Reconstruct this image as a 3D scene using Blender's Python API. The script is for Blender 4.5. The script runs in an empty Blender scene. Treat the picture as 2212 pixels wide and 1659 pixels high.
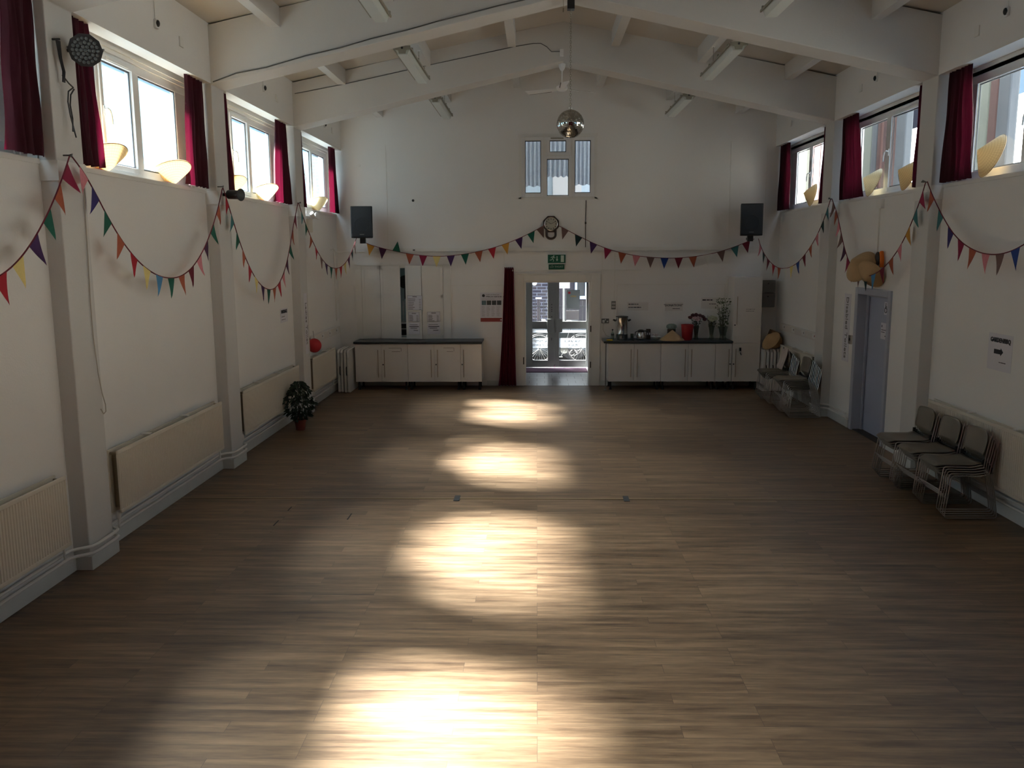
import bpy, bmesh, math, random
from math import pi, sin, cos, radians
from mathutils import Vector, Matrix
random.seed(7)
S = bpy.context.scene
COL = S.collection

# ------------------------------------------------------------------ measures
XL, XR = -3.837, 4.59          # wall faces
PL, PR = -3.70, 4.45           # pier / edge beam faces
D = 16.45                      # far wall
CX = 0.40                      # ridge
YB = -1.5                      # wall behind the camera
SILL = 3.31
FR = [3.31, 6.64, 9.97, 13.30] # near faces of the frames
FW = 0.40                      # frame thickness along y
def ceil_z(x): return 5.96 - 0.1977*abs(x-CX)
def rib_z(x): return 5.752 - 0.1977*abs(x-CX)
def soff_z(x): return 5.40 - 0.2234*abs(x-CX)

# ------------------------------------------------------------------ materials
def _n(nt, t, **kw):
    n = nt.nodes.new(t)
    for k, v in kw.items():
        if k in n.inputs: n.inputs[k].default_value = v
        else: setattr(n, k, v)
    return n
def newmat(name):
    m = bpy.data.materials.new(name); m.use_nodes = True
    nt = m.node_tree; nt.nodes.clear()
    out = nt.nodes.new('ShaderNodeOutputMaterial')
    return m, nt, out
def mat(name, col, rough=.6, metal=0, var=.08, scale=6, bump=0, bscale=40, spec=.5, trans=0, stretch=None, coat=0, tcol=None):
    m, nt, out = newmat(name)
    b = _n(nt, 'ShaderNodeBsdfPrincipled')
    b.inputs['Roughness'].default_value = rough; b.inputs['Metallic'].default_value = metal
    b.inputs['Specular IOR Level'].default_value = spec; b.inputs['Coat Weight'].default_value = coat
    tc = _n(nt, 'ShaderNodeTexCoord')
    mp = _n(nt, 'ShaderNodeMapping')
    if stretch: mp.inputs['Scale'].default_value = stretch
    nt.links.new(tc.outputs['Object'], mp.inputs['Vector'])
    no = _n(nt, 'ShaderNodeTexNoise'); no.inputs['Scale'].default_value = scale; no.inputs['Detail'].default_value = 4
    nt.links.new(mp.outputs[0], no.inputs['Vector'])
    mx = _n(nt, 'ShaderNodeMix', data_type='RGBA')
    c = Vector(col[:3])
    mx.inputs[6].default_value = (*(c*(1-var)), 1); mx.inputs[7].default_value = (*[min(1, q*(1+var)) for q in c], 1)
    nt.links.new(no.outputs['Fac'], mx.inputs[0])
    nt.links.new(mx.outputs[2], b.inputs['Base Color'])
    if bump:
        n2 = _n(nt, 'ShaderNodeTexNoise'); n2.inputs['Scale'].default_value = bscale
        nt.links.new(mp.outputs[0], n2.inputs['Vector'])
        bp = _n(nt, 'ShaderNodeBump'); bp.inputs['Strength'].default_value = bump; bp.inputs['Distance'].default_value = .01
        nt.links.new(n2.outputs['Fac'], bp.inputs['Height']); nt.links.new(bp.outputs[0], b.inputs['Normal'])
    if trans:
        t = _n(nt, 'ShaderNodeBsdfTranslucent'); nt.links.new(mx.outputs[2], t.inputs['Color'])
        if tcol: nt.links.remove(t.inputs['Color'].links[0]); t.inputs['Color'].default_value = (*tcol, 1)
        ms = _n(nt, 'ShaderNodeMixShader'); ms.inputs[0].default_value = trans
        nt.links.new(b.outputs[0], ms.inputs[1]); nt.links.new(t.outputs[0], ms.inputs[2]); nt.links.new(ms.outputs[0], out.inputs[0])
    else:
        nt.links.new(b.outputs[0], out.inputs[0])
    return m

def glass_mat(name, tint, clear, trans, gloss=.05, frost=False, ttint=None):
    """thin pane: clear part + scattering part (frosted glass) + a little mirror"""
    m, nt, out = newmat(name)
    tr = _n(nt, 'ShaderNodeBsdfTransparent'); tr.inputs[0].default_value = (*tint, 1)
    tl = _n(nt, 'ShaderNodeBsdfTranslucent'); tl.inputs[0].default_value = (*(ttint or tint), 1)
    gl = _n(nt, 'ShaderNodeBsdfGlossy'); gl.inputs['Roughness'].default_value = .02
    a = _n(nt, 'ShaderNodeMixShader'); a.inputs[0].default_value = trans
    if frost:
        tc = _n(nt, 'ShaderNodeTexCoord'); mp = _n(nt, 'ShaderNodeMapping'); mp.inputs['Scale'].default_value = (1, 5, .6)
        nt.links.new(tc.outputs['Object'], mp.inputs['Vector'])
        no = _n(nt, 'ShaderNodeTexNoise'); no.inputs['Scale'].default_value = 2.5; no.inputs['Detail'].default_value = 5
        nt.links.new(mp.outputs[0], no.inputs['Vector'])
        mr = _n(nt, 'ShaderNodeMapRange'); mr.inputs['From Min'].default_value = .3; mr.inputs['From Max'].default_value = .7
        mr.inputs['To Min'].default_value = trans*.75; mr.inputs['To Max'].default_value = min(1, trans*1.3)
        nt.links.new(no.outputs['Fac'], mr.inputs[0]); nt.links.new(mr.outputs[0], a.inputs[0])
    nt.links.new(tr.outputs[0], a.inputs[1]); nt.links.new(tl.outputs[0], a.inputs[2])
    b = _n(nt, 'ShaderNodeMixShader'); b.inputs[0].default_value = gloss
    nt.links.new(a.outputs[0], b.inputs[1]); nt.links.new(gl.outputs[0], b.inputs[2])
    nt.links.new(b.outputs[0], out.inputs[0])
    return m

def floor_mat():
    m, nt, out = newmat('wood_vinyl_planks')
    b = _n(nt, 'ShaderNodeBsdfPrincipled'); tc = _n(nt, 'ShaderNodeTexCoord')
    L = nt.links.new
    br = _n(nt, 'ShaderNodeTexBrick'); br.offset = .37; br.offset_frequency = 3; br.squash = 1
    for k, v in {'Scale': 1, 'Brick Width': 1.25, 'Row Height': .118, 'Mortar Size': .0012, 'Mortar Smooth': 0, 'Bias': 0,
                 'Color1': (.0, .0, .0, 1), 'Color2': (1, 1, 1, 1), 'Mortar': (.2, .2, .2, 1)}.items(): br.inputs[k].default_value = v
    L(tc.outputs['Object'], br.inputs['Vector'])
    mp = _n(nt, 'ShaderNodeMapping'); mp.inputs['Scale'].default_value = (.9, 9, 1); L(tc.outputs['Object'], mp.inputs['Vector'])
    # shift the grain from plank to plank
    cb = _n(nt, 'ShaderNodeVectorMath', operation='MULTIPLY_ADD'); cb.inputs[1].default_value = (7, 3, 0)
    L(br.outputs['Color'], cb.inputs[0]); L(mp.outputs[0], cb.inputs[2])
    n1 = _n(nt, 'ShaderNodeTexNoise'); n1.inputs['Scale'].default_value = 1.6; n1.inputs['Detail'].default_value = 6; n1.inputs['Roughness'].default_value = .62
    L(cb.outputs[0], n1.inputs['Vector'])
    n2 = _n(nt, 'ShaderNodeTexNoise'); n2.inputs['Scale'].default_value = 9; n2.inputs['Detail'].default_value = 5; L(cb.outputs[0], n2.inputs['Vector'])
    cr = _n(nt, 'ShaderNodeValToRGB'); e = cr.color_ramp.elements
    e[0].position = .27; e[0].color = (.058, .034, .019, 1); e[1].position = .74; e[1].color = (.26, .172, .100, 1)
    q = cr.color_ramp.elements.new(.5); q.color = (.148, .092, .052, 1)
    a1 = _n(nt, 'ShaderNodeMath', operation='MULTIPLY_ADD'); a1.inputs[1].default_value = .12
    L(br.outputs['Color'], a1.inputs[0]); L(n1.outputs['Fac'], a1.inputs[2])
    a2 = _n(nt, 'ShaderNodeMath', operation='MULTIPLY_ADD'); a2.inputs[1].default_value = .22
    L(n2.outputs['Fac'], a2.inputs[0]); L(a1.outputs[0], a2.inputs[2])
    a3 = _n(nt, 'ShaderNodeMath', operation='SUBTRACT'); a3.inputs[1].default_value = .17; L(a2.outputs[0], a3.inputs[0])
    L(a3.outputs[0], cr.inputs[0])
    mm = _n(nt, 'ShaderNodeMix', data_type='RGBA'); mm.inputs[7].default_value = (.07, .045, .03, 1)
    L(br.outputs['Fac'], mm.inputs[0]); L(cr.outputs[0], mm.inputs[6]); L(mm.outputs[2], b.inputs['Base Color'])
    rr = _n(nt, 'ShaderNodeMapRange'); rr.inputs['To Min'].default_value = .40; rr.inputs['To Max'].default_value = .54; L(n1.outputs['Fac'], rr.inputs[0])
    L(rr.outputs[0], b.inputs['Roughness'])
    b.inputs['Specular IOR Level'].default_value = .5
    bp = _n(nt, 'ShaderNodeBump'); bp.inputs['Strength'].default_value = .08; bp.inputs['Distance'].default_value = .004
    L(n2.outputs['Fac'], bp.inputs['Height']); L(bp.outputs[0], b.inputs['Normal'])
    L(b.outputs[0], out.inputs[0])
    return m

def brick_mat(name, c1, c2, mortar, w=.225, h=.075, ms=.01, rough=.85, vec='Object', rot=None):
    m, nt, out = newmat(name); L = nt.links.new
    b = _n(nt, 'ShaderNodeBsdfPrincipled'); b.inputs['Roughness'].default_value = rough
    tc = _n(nt, 'ShaderNodeTexCoord'); mp = _n(nt, 'ShaderNodeMapping')
    if rot: mp.inputs['Rotation'].default_value = rot
    L(tc.outputs[vec], mp.inputs['Vector'])
    br = _n(nt, 'ShaderNodeTexBrick')
    for k, v in {'Scale': 1, 'Brick Width': w, 'Row Height': h, 'Mortar Size': ms, 'Color1': (*c1, 1), 'Color2': (*c2, 1), 'Mortar': (*mortar, 1)}.items(): br.inputs[k].default_value = v
    L(mp.outputs[0], br.inputs['Vector']); L(br.outputs['Color'], b.inputs['Base Color']); L(b.outputs[0], out.inputs[0])
    return m

def hat_mat(name, base):
    m, nt, out = newmat(name); L = nt.links.new
    tc = _n(nt, 'ShaderNodeTexCoord'); sx = _n(nt, 'ShaderNodeSeparateXYZ'); L(tc.outputs['Object'], sx.inputs[0])
    at = _n(nt, 'ShaderNodeMath', operation='ARCTAN2'); L(sx.outputs[1], at.inputs[0]); L(sx.outputs[0], at.inputs[1])
    mu = _n(nt, 'ShaderNodeMath', operation='MULTIPLY'); mu.inputs[1].default_value = 22/(2*pi)*2; L(at.outputs[0], mu.inputs[0])
    fr = _n(nt, 'ShaderNodeMath', operation='FRACT'); L(mu.outputs[0], fr.inputs[0])
    lt = _n(nt, 'ShaderNodeMath', operation='LESS_THAN'); lt.inputs[1].default_value = .13; L(fr.outputs[0], lt.inputs[0])
    zz = _n(nt, 'ShaderNodeMath', operation='MULTIPLY'); zz.inputs[1].default_value = 60; L(sx.outputs[2], zz.inputs[0])
    zf = _n(nt, 'ShaderNodeMath', operation='FRACT'); L(zz.outputs[0], zf.inputs[0])
    zl = _n(nt, 'ShaderNodeMath', operation='LESS_THAN'); zl.inputs[1].default_value = .16; L(zf.outputs[0], zl.inputs[0])
    mxx = _n(nt, 'ShaderNodeMath', operation='MAXIMUM'); L(lt.outputs[0], mxx.inputs[0]); L(zl.outputs[0], mxx.inputs[1])
    hf = _n(nt, 'ShaderNodeMath', operation='MULTIPLY'); hf.inputs[1].default_value = .45; L(mxx.outputs[0], hf.inputs[0])
    mc = _n(nt, 'ShaderNodeMix', data_type='RGBA'); mc.inputs[6].default_value = (*base, 1); mc.inputs[7].default_value = (base[0]*.5, base[1]*.4, base[2]*.25, 1)
    L(hf.outputs[0], mc.inputs[0])
    b = _n(nt, 'ShaderNodeBsdfPrincipled'); b.inputs['Roughness'].default_value = .6; L(mc.outputs[2], b.inputs['Base Color'])
    t = _n(nt, 'ShaderNodeBsdfTranslucent'); L(mc.outputs[2], t.inputs[0])
    ms = _n(nt, 'ShaderNodeMixShader'); ms.inputs[0].default_value = .10; L(b.outputs[0], ms.inputs[1]); L(t.outputs[0], ms.inputs[2]); L(ms.outputs[0], out.inputs[0])
    return m

M = {}
M['wall'] = mat('white_emulsion', (.80, .79, .775), .75, var=.03, scale=1.5, bump=.15, bscale=60)
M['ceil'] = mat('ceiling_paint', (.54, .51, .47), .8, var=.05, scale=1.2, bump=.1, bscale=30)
M['frame'] = mat('painted_concrete', (.62, .61, .595), .75, var=.03, scale=2, bump=.12, bscale=50)
M['gloss'] = mat('white_gloss_paint', (.77, .76, .73), .4, var=.04, scale=4)
M['skirt'] = mat('skirting_paint', (.62, .64, .62), .45, var=.10, scale=5, bump=.1)
M['pvc'] = mat('white_pvc', (.78, .78, .78), .35, var=.02)
M['cream'] = mat('radiator_cream', (.68, .63, .54), .45, var=.03)
M['dark'] = mat('dark_gap', (.05, .045, .04), .8)
M['floor'] = floor_mat()
M['velvet'] = mat('crimson_curtain_cloth', (.038, .008, .013), .85, var=.35, scale=9, spec=.2, trans=.16, stretch=(4, 4, .3), tcol=(.085, .004, .016))
M['velvetd'] = mat('maroon_velvet', (.13, .008, .022), .8, var=.25, scale=9, spec=.3, stretch=(6, 6, .3))
M['black'] = mat('black_plastic', (.012, .013, .015), .45, var=.2)
M['grille'] = mat('speaker_grille', (.010, .014, .020), .6, var=.2, bump=.4, bscale=300)
M['steel'] = mat('polished_steel', (.55, .54, .52), .18, 1, var=.1, scale=8)
M['rod'] = mat('chromed_rod', (.42, .41, .40), .28, 1, var=.1, scale=20)
M['alu'] = mat('grey_aluminium', (.16, .165, .16), .5, .3, var=.05)
M['seat'] = mat('taupe_chair_shell', (.155, .135, .108), .38, var=.08, scale=5)
M['lam'] = mat('white_laminate', (.72, .69, .66), .4, var=.02)
M['top'] = mat('dark_speckled_worktop', (.022, .028, .032), .35, var=.5, scale=120)
M['brass'] = mat('bar_handle_metal', (.30, .25, .18), .35, .8, var=.1)
M['bluedoor'] = mat('blue_grey_door_paint', (.36, .39, .50), .5, var=.04)
M['blueframe'] = mat('blue_grey_frame_paint', (.40, .42, .50), .45, var=.04)
M['paper'] = mat('white_paper', (.70, .69, .74), .8, var=.02)
M['ink'] = mat('black_ink', (.02, .02, .025), .7)
M['inkg'] = mat('grey_ink', (.22, .21, .22), .7)
M['inkb'] = mat('blue_ink', (.03, .10, .35), .7)
M['green'] = mat('exit_sign_green', (.0, .10, .055), .4, var=.03)
M['pict'] = mat('exit_sign_white', (.55, .62, .55), .5)
M['red'] = mat('red_plastic', (.32, .012, .018), .4, var=.04)
M['lantern'] = mat('red_paper', (.50, .014, .02), .6, var=.04)
M['terra'] = mat('terracotta', (.24, .055, .035), .7)
M['leaf'] = mat('dark_green_leaf', (.012, .030, .012), .45, var=.45, scale=12)
M['leaf2'] = mat('olive_green_leaf', (.045, .075, .02), .5, var=.4, scale=12)
M['stem'] = mat('plant_stem', (.06, .05, .025), .7)
M['card'] = mat('brown_cardboard', (.16, .095, .055), .8)
M['straw'] = mat('straw', (.42, .27, .13), .7, var=.1, scale=30)
M['towel'] = mat('towel_cotton', (.55, .48, .46), .9, var=.08, scale=20, bump=.3)
M['grey'] = mat('grey_metal_box', (.17, .17, .165), .5, .2)
M['tape'] = mat('dark_tape', (.03, .035, .04), .5)
M['seam'] = mat('floor_joint_strip', (.20, .14, .07), .35)
M['tile'] = brick_mat('grey_floor_tile', (.32, .33, .34), (.38, .39, .40), (.07, .07, .075), .31, .31, .006, .28)
M['mat'] = mat('purple_doormat', (.045, .012, .035), .95, var=.2, scale=60)
M['glassF'] = glass_mat('frosted_pane', (.90, .95, .97), .7, .022, .03, True, (.55, .88, 1.0))
M['glassC'] = glass_mat('clear_pane', (.93, .96, .97), .9, .0015, .04)
M['mirror'] = mat('mirror_facets', (.62, .62, .58), .06, 1, var=.3, scale=60)
M['diff'] = mat('lamp_diffuser', (.62, .66, .64), .3, var=.02, spec=.6)
M['lampmetal'] = mat('aged_batten_metal', (.30, .29, .24), .5, .2, var=.2)
M['net'] = mat('net_curtain_lace', (.42, .45, .50), .9, var=.15, scale=25, trans=.5)
M['wood'] = mat('dark_clock_wood', (.035, .016, .010), .4, var=.2, scale=20)
M['dial'] = mat('clock_dial', (.38, .36, .30), .5)
M['pave'] = mat('pavement', (.13, .13, .135), .9, var=.1)
M['brickA'] = brick_mat('brown_stock_brick', (.045, .036, .042), (.017, .014, .026), (.13, .13, .165), .30, .10, .013, rot=(radians(90), 0, 0))
M['brickB'] = mat('dark_purple_brick', (.035, .028, .035), .9, var=.3, scale=8)
M['render'] = mat('pale_render', (.34, .34, .32), .85, var=.06, scale=.8)
M['timber'] = mat('brown_upright', (.10, .05, .045), .8, var=.15, stretch=(8, 8, .6))
M['slate'] = mat('grey_panel', (.09, .10, .115), .7, var=.1)
M['slateg'] = mat('green_grey_panel', (.19, .20, .17), .7, var=.1)
M['blue'] = mat('blue_plastic', (.05, .16, .45), .4)
M['yellow'] = mat('yellow_sign', (.75, .45, .02), .5)
M['rubber'] = mat('tyre_rubber', (.02, .02, .022), .7)
M['decal'] = glass_mat('white_window_decal', (.80, .84, .88), .5, .16, .01)
M['tin'] = mat('dark_tin', (.05, .03, .02), .4)
M['clearobj'] = glass_mat('vase_glass', (.65, .72, .66), .7, .25, .10)
M['petalr'] = mat('dark_red_petal', (.06, .008, .01), .7)
M['petalp'] = mat('pink_petal', (.55, .36, .36), .7)
M['petalw'] = mat('cream_petal', (.50, .52, .36), .7)
M['cable'] = mat('grey_cable', (.10, .10, .10), .6)
M['cablew'] = mat('off_white_cable', (.42, .38, .32), .6)
M['photo'] = mat('dark_print', (.05, .055, .055), .6, var=.5, scale=30)
M['redprint'] = mat('red_print', (.25, .03, .025), .6)
HATS = [hat_mat('painted_palm_hat', (.60, .42, .20)), hat_mat('cream_palm_hat', (.70, .60, .38))]
FC = {'green': (.004, .10, .065), 'dgreen': (.01, .035, .035), 'purple': (.05, .015, .09), 'dpurple': (.055, .01, .05), 'orange': (.36, .085, .04),
      'brown': (.17, .10, .09), 'red': (.38, .012, .025), 'dred': (.14, .006, .02), 'magenta': (.25, .008, .05), 'pink': (.62, .22, .26),
      'yellow': (.75, .62, .24), 'mustard': (.55, .27, .04), 'teal': (.04, .17, .18), 'lblue': (.06, .22, .42), 'blue': (.01, .04, .22), 'navy': (.03, .02, .13), 'white': (.7, .7, .66)}
FLAGM = {k: mat('flag_'+k, v, .85, var=.22 if k in ('orange', 'pink', 'brown') else .06, scale=45, trans=.15) for k, v in FC.items()}
MOTIF = {k: mat('motif_'+k, v, .6, trans=.4) for k, v in {'orange': (.8, .22, .02), 'purple': (.25, .10, .5), 'red': (.7, .05, .08), 'green': (.05, .16, .08), 'blue': (.16, .26, .32)}.items()}

# ------------------------------------------------------------------ mesh helpers
class B:
    def __init__(s): s.bm = bmesh.new()
    def v(s, p): return s.bm.verts.new(p)
    def f(s, vs):
        try: return s.bm.faces.new(vs)
        except ValueError: return None
    def box(s, x0, x1, y0, y1, z0, z1):
        x0, x1 = sorted((x0, x1)); y0, y1 = sorted((y0, y1)); z0, z1 = sorted((z0, z1))
        p = [s.v((x, y, z)) for z in (z0, z1) for y in (y0, y1) for x in (x0, x1)]
        for q in ((0, 2, 3, 1), (4, 5, 7, 6), (0, 1, 5, 4), (2, 6, 7, 3), (0, 4, 6, 2), (1, 3, 7, 5)): s.f([p[i] for i in q])
        return s
    def obox(s, c, ax, hx, ay, hy, az, hz):
        c, ax, ay, az = Vector(c), Vector(ax), Vector(ay), Vector(az)
        p = [s.v(c+ax*hx*i+ay*hy*j+az*hz*k) for k in (-1, 1) for j in (-1, 1) for i in (-1, 1)]
        for q in ((0, 2, 3, 1), (4, 5, 7, 6), (0, 1, 5, 4), (2, 6, 7, 3), (0, 4, 6, 2), (1, 3, 7, 5)): s.f([p[i] for i in q])
        return s
    def prism(s, poly, ax, a, b):
        """poly: 2d points; ax: extrusion axis 'x','y','z'"""
        def P(u, w, t): return {'x': (t, u, w), 'y': (u, t, w), 'z': (u, w, t)}[ax]
        A = [s.v(P(u, w, a)) for u, w in poly]; Bv = [s.v(P(u, w, b)) for u, w in poly]
        n = len(poly); s.f(A[::-1]); s.f(Bv)
        for i in range(n): s.f([A[i], A[(i+1) % n], Bv[(i+1) % n], Bv[i]])
        return s
    def tube(s, pts, r, n=8, closed=False, caps=True):
        pts = [Vector(p) for p in pts]; N = len(pts); rings = []
        up = None
        for i, p in enumerate(pts):
            if closed: t = (pts[(i+1) % N]-pts[i-1]).normalized()
            else: t = (pts[min(i+1, N-1)]-pts[max(i-1, 0)]).normalized()
            if up is None:
                up = Vector((0, 0, 1)) if abs(t.z) < .9 else Vector((1, 0, 0))
            a = t.cross(up)
            if a.length < 1e-6: a = t.orthogonal()
            a.normalize(); up = a.cross(t).normalized()
            rr = r[i] if isinstance(r, (list, tuple)) else r
            rings.append([s.v(p+a*rr*cos(2*pi*k/n)+up*rr*sin(2*pi*k/n)) for k in range(n)])
        m = N if closed else N-1
        for i in range(m):
            A, C = rings[i], rings[(i+1) % N]
            for k in range(n): s.f([A[k], A[(k+1) % n], C[(k+1) % n], C[k]])
        if not closed and caps: s.f(rings[0][::-1]); s.f(rings[-1])
        return s
    def lathe(s, prof, mtx=None, n=24, c=(0, 0, 0)):
        mtx = mtx or Matrix.Identity(4); c = Vector(c); rings = []
        for r, z in prof:
            if r < 1e-5: rings.append([s.v(c+(mtx @ Vector((0, 0, z))))])
            else: rings.append([s.v(c+(mtx @ Vector((r*cos(2*pi*k/n), r*sin(2*pi*k/n), z)))) for k in range(n)])
        for A, C in zip(rings, rings[1:]):
            for k in range(n):
                k2 = (k+1) % n
                if len(A) == 1 and len(C) == 1: continue
                if len(A) == 1: s.f([A[0], C[k], C[k2]])
                elif len(C) == 1: s.f([A[k2], A[k], C[0]])
                else: s.f([A[k], A[k2], C[k2], C[k]])
        for R_, rev in ((rings[0], True), (rings[-1], False)):
            if len(R_) > 1: s.f(R_[::-1] if rev else R_)
        return s
    def cyl(s, a, b, r, n=16, r2=None):
        a, b = Vector(a), Vector(b); d = b-a
        q = d.to_track_quat('Z', 'Y').to_matrix().to_4x4()
        return s.lathe([(r, 0), (r if r2 is None else r2, d.length)], q, n, a)
    def ball(s, c, r, n=16, sc=(1, 1, 1)):
        m = Matrix.Diagonal((*sc, 1)); k = n//2
        return s.lathe([(r*sin(pi*i/k), -r*cos(pi*i/k)) for i in range(k+1)], m, n, c)
    def grid(s, fn, nu, nv):
        g = [[s.v(fn(i/nu, j/nv)) for j in range(nv+1)] for i in range(nu+1)]
        for i in range(nu):
            for j in range(nv): s.f([g[i][j], g[i+1][j], g[i+1][j+1], g[i][j+1]])
        return s
    def tri(s, a, b, c): s.f([s.v(a), s.v(b), s.v(c)]); return s
    def quad(s, *p): s.f([s.v(q) for q in p]); return s

def wloc(o):
    v = Vector((0, 0, 0))
    while o is not None: v += o.location; o = o.parent
    return v
def tag(o, label=None, cat=None, group=None, kind=None):
    if label: o['label'] = label
    if cat: o['category'] = cat
    if group: o['group'] = group
    if kind: o['kind'] = kind
    return o
def obj(name, b, m, parent=None, smooth=False, bevel=0, solid=0, sub=0, label=None, recalc=True):
    bm = b.bm
    if recalc: bmesh.ops.recalc_face_normals(bm, faces=bm.faces[:])
    me = bpy.data.meshes.new(name)
    if parent is not None:
        bmesh.ops.translate(bm, verts=bm.verts[:], vec=-wloc(parent))
    else:
        off = None
        vs = [v.co for v in bm.verts]
        if vs:
            off = Vector(((min(v.x for v in vs)+max(v.x for v in vs))/2, (min(v.y for v in vs)+max(v.y for v in vs))/2, min(v.z for v in vs)))
    keep_world = parent is None and m in (M['floor'], M['tile'], M['brickA'])
    if parent is None and not keep_world: bmesh.ops.translate(bm, verts=bm.verts[:], vec=-off)
    bm.to_mesh(me); bm.free()
    if smooth:
        for p in me.polygons: p.use_smooth = True
        try: me.set_sharp_from_angle(angle=radians(40))
        except Exception: pass
    me.materials.append(m)
    o = bpy.data.objects.new(name, me); COL.objects.link(o)
    if parent is not None: o.parent = parent
    elif not keep_world: o.location = off
    if solid:
        md = o.modifiers.new('thick', 'SOLIDIFY'); md.thickness = solid; md.offset = 0
    if bevel:
        md = o.modifiers.new('bev', 'BEVEL'); md.width = bevel; md.segments = 2; md.limit_method = 'ANGLE'
    if sub:
        md = o.modifiers.new('sub', 'SUBSURF'); md.levels = sub; md.render_levels = sub
    if label: o['label'] = label
    return o
def thing(name, label, cat, loc=(0, 0, 0), group=None, kind=None):
    o = bpy.data.objects.new(name, None); COL.objects.link(o); o.location = loc; o.empty_display_size = .1
    return tag(o, label, cat, group, kind)
def struct(name, b, m, label=None, **kw):
    o = obj(name, b, m, **kw); return tag(o, label, None, None, 'structure')
def dup(o, parent=None):
    c = o.copy(); COL.objects.link(c); c.parent = parent
    for ch in list(o.children): dup(ch, c)
    return c
WROT = {'back': (pi/2, 0, 0), 'left': (pi/2, 0, pi/2), 'right': (pi/2, 0, -pi/2), 'rev': (pi/2, 0, pi)}
def text(body, size, loc, face, m, parent, name='lettering', depth=.0015, align='CENTER', spin=0, sx=1, bold=0):
    cu = bpy.data.curves.new('t', 'FONT'); cu.body = body; cu.size = size; cu.align_x = align; cu.align_y = 'CENTER'; cu.extrude = depth; cu.resolution_u = 2; cu.offset = bold
    t = bpy.data.objects.new('t', cu); COL.objects.link(t)
    dg = bpy.context.evaluated_depsgraph_get(); me = bpy.data.meshes.new_from_object(t.evaluated_get(dg))
    bpy.data.objects.remove(t); bpy.data.curves.remove(cu)
    from mathutils import Euler
    mt = Matrix.Translation(Vector(loc)-wloc(parent)) @ Euler(WROT[face]).to_matrix().to_4x4() @ Matrix.Rotation(spin, 4, 'Z') @ Matrix.Diagonal((sx, 1, 1, 1))
    me.transform(mt); me.name = name; me.materials.clear(); me.materials.append(m)
    o = bpy.data.objects.new(name, me); COL.objects.link(o); o.parent = parent
    return o
def strokes(x0, x1, z0, z1, rows, y, parent, face='back', m=None, fill=.8, name='printed_lines', h=.3, cols=1):
    """lines of small unreadable print"""
    b = B(); H = (z1-z0)/rows
    for i in range(rows):
        for c in range(cols):
            a = x0+(x1-x0)*c/cols; w = (x1-x0)/cols*.86; L_ = w*min(1, fill+random.uniform(-.15, .15)); z = z1-(i+.5)*H; sg = 1 if w > 0 else -1; q = 0
            while q < abs(L_):
                e = min(abs(L_), q+random.uniform(.6, 1.8)*H*.55); p0, p1 = a+sg*q, a+sg*e; q = e+H*.14; hh_ = H*h*random.uniform(.6, 1)/2
                if face == 'back': b.box(p0, p1, y-.002, y, z-hh_, z+hh_)
                elif face == 'right': b.box(y-.002, y, p0, p1, z-hh_, z+hh_)
                else: b.box(y, y+.002, p0, p1, z-hh_, z+hh_)
    return obj(name, b, m or M['inkg'], parent)

# ------------------------------------------------------------------ room shell
b = B().box(XL-.3, XR+.3, YB, D, -.1, 0)
struct('floor', b, M['floor'], 'brown wood plank floor')
b = B()
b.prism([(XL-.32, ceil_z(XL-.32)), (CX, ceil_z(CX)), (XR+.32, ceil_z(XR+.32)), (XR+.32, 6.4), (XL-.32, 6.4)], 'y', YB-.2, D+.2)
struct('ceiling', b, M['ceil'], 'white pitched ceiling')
def side_wall(name, xi, xo, pf, door=None):
    b = B()
    if door:
        b.box(xi, xo, YB, door[0], 0, SILL); b.box(xi, xo, door[1], D, 0, SILL); b.box(xi, xo, door[0], door[1], door[2], SILL)
    else: b.box(xi, xo, YB, D, 0, SILL)
    s = 1 if xo > xi else -1
    b.box(xi+s*.03, xo, YB, D, 4.60, 5.22)
    b.box(xi+s*.001, xo, YB, FR[0]-2.9, SILL, 4.61)
    for y in FR: b.box(xi+s*.001, xo, y, y+FW, SILL, 4.61)
    # edge beam under the eaves, flush with the piers
    b.box(pf, pf+s*(.175 if name == 'wall_left' else .20), YB, D, 4.495, 5.24)
    return struct(name, b, M['wall'])
side_wall('wall_left', XL, XL-.31, PL)
side_wall('wall_right', XR, XR+.31, PR, (11.22, 12.30, 2.0))
# far wall, with door, hatch and window openings
b = B(); T = D+.25
DX0, DX1, DZ = -.25, 1.04, 2.04
HX0, HX1, HZ0, HZ1 = -3.38, -1.80, .93, 2.34
WX0, WX1, WZ0, WZ1 = -.30, 1.09, 3.60, 4.71
b.box(XL-.3, HX0, D, T, 0, 6); b.box(HX0, HX1, D, T, 0, HZ0); b.box(HX0, HX1, D, T, HZ1, 6)
b.box(HX1, WX0, D, T, 0, 6); b.box(WX0, DX0, D, T, 0, WZ0); b.box(DX0, WX1, D, T, DZ, WZ0); b.box(DX1, WX1, D, T, 0, DZ)
b.box(WX0, WX1, D, T, WZ1, 6); b.box(WX1, XR+.3, D, T, 0, 6)
struct('wall_back', b, M['wall'])
struct('wall_front', B().box(XL-.3, XR+.3, YB-.2, YB, 0, 6), M['velvetd'], 'dark curtained end behind the stage')
# upper part of the far wall stands forward of the lower part: ledge strip
struct('trim_1', B().box(-3.30, 4.10, D-.045, D, 2.60, 2.665).box(-3.30, 4.10, D-.03, D, 2.56, 2.58), M['gloss'], 'white ledge rail across the far wall')
# portal frames
k = 2
for i, y in enumerate(FR):
    b = B()
    b.prism([(XL-.02, 0), (PL, 0), (PL, soff_z(PL)), (CX, soff_z(CX)), (PR, soff_z(PR)), (PR, 0), (XR+.02, 0), (XR+.02, 5.10), (CX, 5.99), (XL-.02, 5.10)], 'y', y, y+FW)
    struct('trim_%d' % k, b, M['frame'], 'white concrete roof frame with wall piers', bevel=.008); k += 1
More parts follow.
